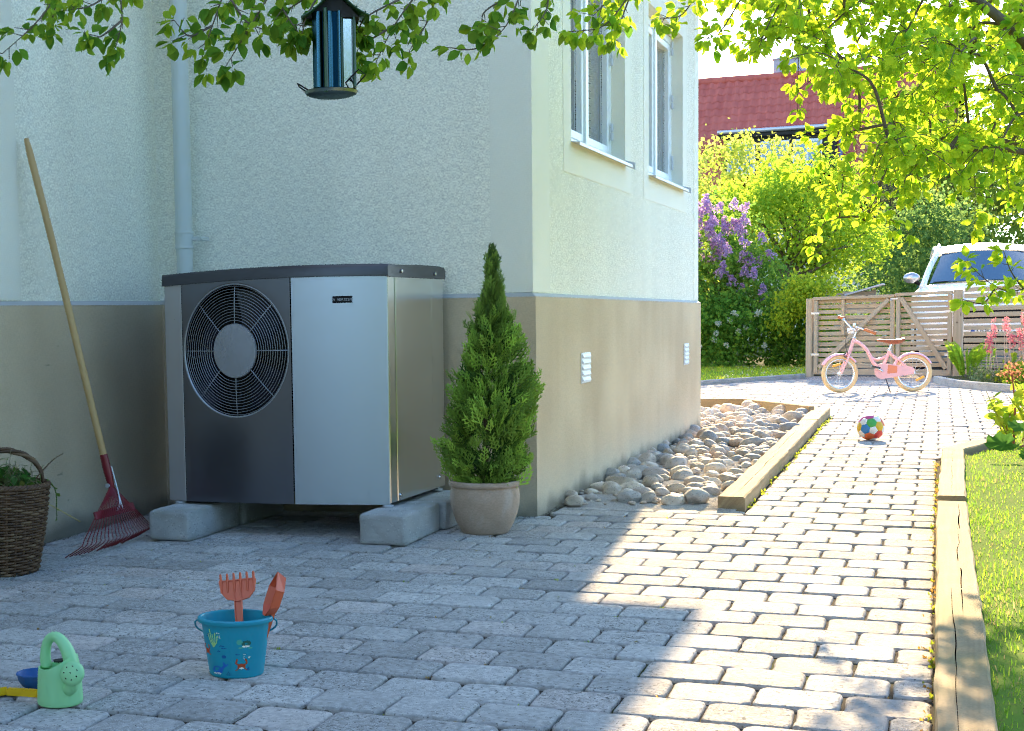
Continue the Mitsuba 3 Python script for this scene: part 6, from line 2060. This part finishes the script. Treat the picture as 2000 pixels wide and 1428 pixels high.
LAWN_R = Polygon([(.132, 1.5), (.132, 7.62), (.133, 10.0), (.2, 10.0), (.38, 10.55), (.31, 10.9), (.66, 12.2), (.84, 14.5), (1.54, 16.95), (4, 16.5), (4, 1.5)])
lawn('lawn', LAWN_R.intersection(Polygon([(0, 1.5), (2.6, 1.5), (2.6, 17), (0, 17)])), .035, 80000, .024, 'sunlit patchy grass of the lawn right of the timber sleepers', (.10, .24, .02), (.32, .44, .045))
LAWN_L = Polygon([(-4.85, 15.3), (-3.76, 17.17), (-2.69, 19.0), (-1.62, 20.85), (-1.70, 21.35), (-1.5, 23.8), (-7, 23.8), (-8, 15.0)])
lawn('lawn_001', LAWN_L, .02, 42000, .055, 'sunlit grass of the far lawn between kerb and hedge', (.28, .42, .03), (.60, .64, .05))
thing('flower_bed', kind='structure')
sheet('flower_bed', Polygon([(.03, 19.55), (.17, 18.9), (.40, 18.25), (.87, 17.5), (1.62, 16.95), (2.6, 16.65), (3.2, 18.3), (1.62, 19.1), (.32, 20.75), (.1, 20.6)]), .03, 'm_soil')
wf = MB()
for k in range(60):
    c = np.array([rng.uniform(-2.7, -1.7), rng.uniform(19.6, 23.0), .06])
    if LAWN_L.contains(Point(c[0], c[1])):
        wf.add(scatter(QUAD_V, QUAD_F, c + rdir(4) * .008, rdir(4, .2), np.tile([0, 0, 1.], (4, 1)), .02, 1.5), col=(.75, .72, .5))
k = thing('daisy', 'small pale daisies scattered over the far lawn', 'flowers', kind='stuff')
put(None, k, wf, 'm_leaf', smooth=False)

# ------------------------------------------------------------------ weeds in the joints and fallen bits
wd = MB()


def tuft(p, n, s, ca, cb_):
    p = np.array(p)
    pos = p + rng.normal(0, s * .45, (n, 3)) * [1, 1, .25]
    pos[:, 2] = np.abs(pos[:, 2] - p[2]) + p[2]
    v = scatter(LEAF_V, LEAF_F, pos, rdir(n, .7), rdir(n, .6), rng.uniform(.5, 1.1, n) * s, .8)
    wd.add(v, col=np.repeat(leafcols(n, ca, cb_), 11, 0))


for y in np.arange(7.5, 13.9, .055):
    if rng.random() < .62 * meshkit.noise(np.array([[y * 2.2, 0, 0]]), 4)[0] + .02:
        tuft((-.852 + rng.normal(0, .006), y, -.004), 5, .019, (.16, .26, .02), (.34, .38, .03))
for y in np.arange(3.0, 10.0, .03):
    if rng.random() < .45:
        tuft((-.008 + rng.normal(0, .006), y, -.006), 6, .014, *(((.14, .22, .02), (.30, .33, .03)) if rng.random() < .55 else ((.30, .17, .04), (.42, .28, .08))))
for q_ in range(170):
    kx, ky = int(rng.integers(-14, 4)), int(rng.integers(-9, 28))
    x = -.10 + kx * PL + (0 if ky % 2 == 0 else -PL / 2) + rng.normal(0, .01)
    y = 4.735 + ky * RW + rng.normal(0, .012)
    if PAVE.buffer(-.05).contains(Point(x, y)):
        g = rng.random() < .5
        tuft((x, y, -.006), int(rng.integers(2, 6)), .010, *(((.15, .24, .02), (.36, .40, .03)) if g else ((.28, .15, .04), (.40, .26, .08))))
k = thing('joint_weed', 'tiny weeds, moss and dry scraps growing in the paving joints and along the timbers', 'weeds', kind='stuff')
put(None, k, wd, 'm_leaf', smooth=False)
db = MB()
n = 150
pos = np.column_stack([rng.uniform(-3.4, -.1, n), rng.uniform(2.9, 8.0, n), np.full(n, .003)])
pos = pos[[PAVE.contains(Point(a, b)) for a, b, _ in pos]]
n = len(pos)
db.add(scatter(LEAF_V, LEAF_F, pos, rdir(n) * [1, 1, .1], np.tile([0, 0, 1.], (n, 1)) + rng.normal(0, .25, (n, 3)), rng.uniform(.005, .016, n), .7), col=np.repeat(np.array([(.30, .16, .06), (.2, .12, .06), (.35, .28, .1), (.5, .48, .42), (.25, .3, .05)])[rng.integers(0, 5, n)], 11, 0))
k = thing('fallen_scraps', 'dry leaf scraps and petals scattered on the paving', 'debris', kind='stuff')
put(None, k, db, 'm_leaf', smooth=False)
# dirt line where plinth meets paving
gr = MB()
for A_, B_, m in (((-3.54, 2.6), (-3.69, 6.7), 420), ((-3.69, 6.75), (-1.77, 6.90), 260), ((-1.757, 6.95), (-1.757, 12.2), 560)):
    t = rng.random(m)
    p = np.outer(1 - t, A_) + np.outer(t, B_)
    nrm = np.array([B_[1] - A_[1], -(B_[0] - A_[0])])
    p = p + np.outer(np.abs(rng.normal(0, .014, m)), unit(nrm))
    for a, b in p:
        s = rng.uniform(.003, .008)
        gr.add((np.array([[1, 0, 0], [-.5, .87, 0], [-.5, -.87, 0], [0, 0, .8]]) * s + [a, b, .002], np.array([[0, 1, 3], [1, 2, 3], [2, 0, 3]])), col=np.array([.16, .14, .11]) * rng.uniform(.5, 1.6))
k = thing('grit', 'loose grit and soil crumbs gathered along the foot of the house plinth', 'grit', kind='stuff')
put(None, k, gr, 'm_matte', smooth=False)

# ------------------------------------------------------------------ flower bed by the fence
fern = thing('fern', 'upright bright green fern at the foot of the fence post', 'fern')
for q_ in range(15):
    a = rng.uniform(0, 6.28)
    o = np.array([.335 + .05 * math.cos(a), 19.98 + .05 * math.sin(a), .03])
    L = rng.uniform(.34, .52)
    d = np.array([math.cos(a) * .30, math.sin(a) * .25, 1.0])
    sp = smooth_path([o, o + d * L * .55, o + d * L * .9 + [math.cos(a) * .06, math.sin(a) * .05, -.01]], 20)
    mb = MB().add(tube(sp, .002, 4), col=(.2, .3, .04))
    for i in range(2, 20):
        t = unit(sp[min(i + 1, 19)] - sp[i - 1])
        s = unit(np.cross(t, [math.sin(a * 3), math.cos(a * 3), .2]))
        l_ = .060 * math.sin(math.pi * (i + 1) / 22) + .012
        for e in (-1, 1):
            mb.add(scatter(QUAD_V, QUAD_F, sp[i][None], (s * e + t * .5)[None], np.cross(s, t)[None], np.array([l_]), .75), col=np.array([.32, .52, .04]) * rng.uniform(.8, 1.2))
    put(fern, 'frond', mb, 'm_leaf', smooth=False)
for q_ in range(3):
    o = np.array([.47 + q_ * .05, 19.86 - q_ * .04, .03])
    fr = MB()
    sp = smooth_path([o, o + [.02, 0, .28], o + [.05, 0, .47 - q_ * .04]], 18)
    for i in range(2, 18):
        for e in (-1, 1):
            fr.add(scatter(QUAD_V, QUAD_F, sp[i][None], np.array([[e, .1, .35]]), np.array([[0, -1, .1]]), np.array([.05 * math.sin(math.pi * (i + 1) / 20) + .01]), .5), col=np.array([.32, .52, .04]) * rng.uniform(.8, 1.2))
    put(fern, 'frond', fr, 'm_leaf', smooth=False)
n_p = 0
for q_ in range(30):
    x = .50 + rng.random() * .95
    y = 19.35 - (x - .5) * .85 + rng.normal(0, .10)
    hgt = rng.uniform(.46, .78) + .12 * max(0, x - .85)
    fl = thing('pink_flower', 'tall pink flower spike on a pale stem in the bed before the fence', 'flower', 'pink flower spikes before the fence')
    o = np.array([x, y, .03])
    tp = o + [rng.normal(-.03, .05), rng.normal(0, .03), hgt]
    sp = smooth_path([o, (o + tp) / 2 + rng.normal(0, .008, 3), tp], 14)
    put(fl, 'stem', MB().add(tube(sp, .0035, 5), col=(.66, .46, .36)), 'm_matte', smooth=True)
    m = 70
    t = rng.random(m)
    L = rng.uniform(.13, .2)
    ax = unit(sp[-1] - sp[-3])
    r = .019 * np.sin(np.pi * (.15 + .8 * t)) + .004
    a = rng.uniform(0, 6.28, m)
    pos = tp - np.outer(t * L - .03, ax) + np.column_stack([r * np.cos(a), r * np.sin(a), np.zeros(m)])
    put(fl, 'bloom', MB().add(scatter(QUAD_V, QUAD_F, pos, rdir(m, .2), rdir(m), rng.uniform(.014, .024, m), 1.3), col=np.repeat(np.array([.72, .22, .27]) * rng.uniform(.7, 1.25, (m, 1)) + [.05, .02, .03], 4, 0)), 'm_leaf', smooth=False)
bush('bedding_plant', 'low mound of round yellow-green leaves under the pink flower spikes', 'plant', [((.80, 18.8, .10), (.30, .25, .10)), ((1.15, 18.5, .12), (.35, .3, .12)), ((1.6, 18.3, .18), (.4, .3, .18))], 2200, .06, (.10, .20, .03), (.38, .42, .03), 40, 1.5)
bush('bedding_plant', 'small grey-green leaves with white specks between fern and pink flowers', 'plant', [((.52, 19.4, .1), (.16, .2, .10)), ((.5, 19.1, .08), (.15, .15, .08))], 900, .035, (.12, .18, .06), (.30, .33, .16), 24, .9)
# ------------------------------------------------------------------ plants at the right edge of the path


def broad(key_parent, o, yd, zd, size, col, lobes=9):
    """One big lobed leaf with a pleated blade."""
    n = 26
    a = np.linspace(-2.75, 2.75, n)
    r = (.55 + .30 * np.cos(a * .5) ** 2) * (1 + .10 * np.cos(a * lobes))
    edge = np.column_stack([r * np.sin(a) * .62, .42 + r * np.cos(a) * .58, .05 * np.cos(a * lobes) + .10 * np.abs(np.sin(a)) - .12 * np.cos(a)])
    mid = np.column_stack([edge[:, 0] * .5, .42 + (edge[:, 1] - .42) * .5, .04 * np.cos(a * lobes)])
    V = np.vstack([[[0, .10, 0]], [[0, .42, .0]], mid, edge])
    k = np.arange(n - 1)
    F = np.vstack([np.stack([k * 0 + 1, k + 3, k + 2], 1), np.stack([k + 2, k + 3, k + n + 3], 1), np.stack([k + 2, k + n + 3, k + n + 2], 1), [[0, 1, 2], [0, n + 1, 1]]])
    put(key_parent, 'leaf', MB().add(scatter(V, F, np.array([o]), np.array([yd]), np.array([zd]), np.array([size])), col=col), 'm_leaf', smooth=True)


rh = thing('broad_leaved_plant', 'plant with large pleated dark green leaves at the lawn edge, right side', 'plant')
for o, yd, zd, s in [((.46, 9.75, .12), (-.9, -.3, .15), (.1, -.45, .9), .22), ((.52, 9.6, .20), (-.6, -.6, .35), (-.1, -.5, .85), .20), ((.60, 9.9, .24), (.2, -.8, .4), (.1, -.3, .9), .24), ((.56, 9.5, .08), (-.5, -.8, .1), (0, -.3, .95), .18), ((.72, 10.1, .3), (.5, -.5, .5), (-.3, -.3, .9), .24)]:
    broad(rh, o, yd, zd, s, np.array([.09, .22, .045]) * rng.uniform(.85, 1.2))
    put(rh, 'leaf_stalk', MB().add(tube(smooth_path([(.62, 9.9, .03), (np.array(o) + [.62, 9.9, .03]) / 2 + [0, 0, .06], o], 10), .006, 6), col=(.32, .12, .08)), 'm_matte', smooth=True)
for label, foot, hgt, n, sz, ca, cb_, spread in [('leafy stem with jagged bright leaves reaching over the paving edge', (.42, 11.0), .40, 46, .075, (.20, .32, .03), (.45, .48, .05), .13), ('taller leafy plant carrying a brownish-pink flower head', (.47, 10.9), .36, 40, .07, (.18, .30, .03), (.40, .45, .05), .10), ('dense yellow-green leafy plant at the right edge beyond the lawn', (.62, 10.6), .50, 110, .08, (.22, .34, .03), (.48, .50, .05), .20), ('green leafy plant against the right edge of the view', (.74, 11.6), .55, 90, .08, (.14, .26, .03), (.40, .45, .05), .2)]:
    pk = thing('garden_plant', label, 'plant')
    for s_ in range(max(3, n // 14)):
        o = np.array([foot[0] + rng.normal(0, spread * .35), foot[1] + rng.normal(0, spread * .5), .03])
        tp = o + [rng.normal(-.03, spread * .5), rng.normal(0, spread * .4), hgt * rng.uniform(.6, 1.0)]
        sp = smooth_path([o, (o + tp) / 2 + rng.normal(0, .015, 3), tp], 14)
        put(pk, 'stem', MB().add(tube(sp, np.linspace(.005, .002, 14), 5), col=(.25, .26, .06) if s_ % 2 else (.32, .12, .07)), 'm_matte', smooth=True)
        m = max(4, n // max(3, n // 14))
        t = rng.uniform(.2, 1, m)
        pos = np.array([sp[int(q_ * 13)] for q_ in t])
        d = rdir(m, .1)
        put(pk, 'foliage', MB().add(scatter(LEAF_V, LEAF_F, pos, d, rdir(m, 1.2), rng.uniform(.6, 1.25, m) * sz, 1.1), col=np.repeat(leafcols(m, ca, cb_), 11, 0)), 'm_leaf', smooth=True)
    if 'flower head' in label:
        tp = np.array([.455, 10.95, .50])
        put(pk, 'stem', MB().add(tube(smooth_path([(foot[0], foot[1], .03), (.475, 10.92, .28), tp], 14), np.linspace(.008, .004, 14), 6), col=(.30, .08, .06)), 'm_matte', smooth=True)
        m = 130
        pos = tp + rng.normal(0, 1, (m, 3)) * [.036, .026, .026] + [0, 0, .02]
        put(pk, 'flower_head', MB().add(scatter(QUAD_V, QUAD_F, pos, rdir(m, .3), rdir(m), rng.uniform(.014, .026, m), 1.1), col=np.repeat(np.array([.36, .16, .10]) * rng.uniform(.5, 1.6, (m, 1)), 4, 0)), 'm_leaf', smooth=False)
        for b in range(7):
            put(pk, 'flower_stalk', MB().add(tube([tp - [0, 0, .05], tp + rng.normal(0, 1, 3) * [.04, .03, .03]], .002, 4), col=(.35, .09, .06)), 'm_matte', smooth=True)

# ------------------------------------------------------------------ garden behind the viewer, seen only as reflections in the metal and glass
bush('garden_hedge', 'dense garden hedge behind the viewer, mirrored in the heat pump panels', 'hedge', [((-4.5, -8, .9), (2.4, .8, 1.2)), ((-1, -8.4, .8), (2.6, .8, 1.0)), ((3, -8, 1.0), (2.6, .8, 1.3))], 7000, .20, (.05, .12, .02), (.14, .26, .04), 80, 1.2)
bush('garden_tree', 'broad garden tree behind the viewer, mirrored in the dark fan panel', 'tree', [((2.5, -11, 4.0), (2.4, 2.0, 2.0))], 5000, .26, (.06, .14, .02), (.16, .28, .04), 60, 1.2, trunk=((2.5, -11, -.05), .16))
bush('garden_hedge', 'tall garden hedge right of the viewer, mirrored in the side of the heat pump', 'hedge', [((3.3, -2.5, 1.6), (.8, 2.6, 1.7)), ((3.4, 1.5, 1.6), (.8, 2.4, 1.7)), ((3.2, 4.2, 1.4), (.7, 1.2, 1.5))], 8000, .16, (.06, .14, .02), (.18, .30, .04), 90, 1.2)
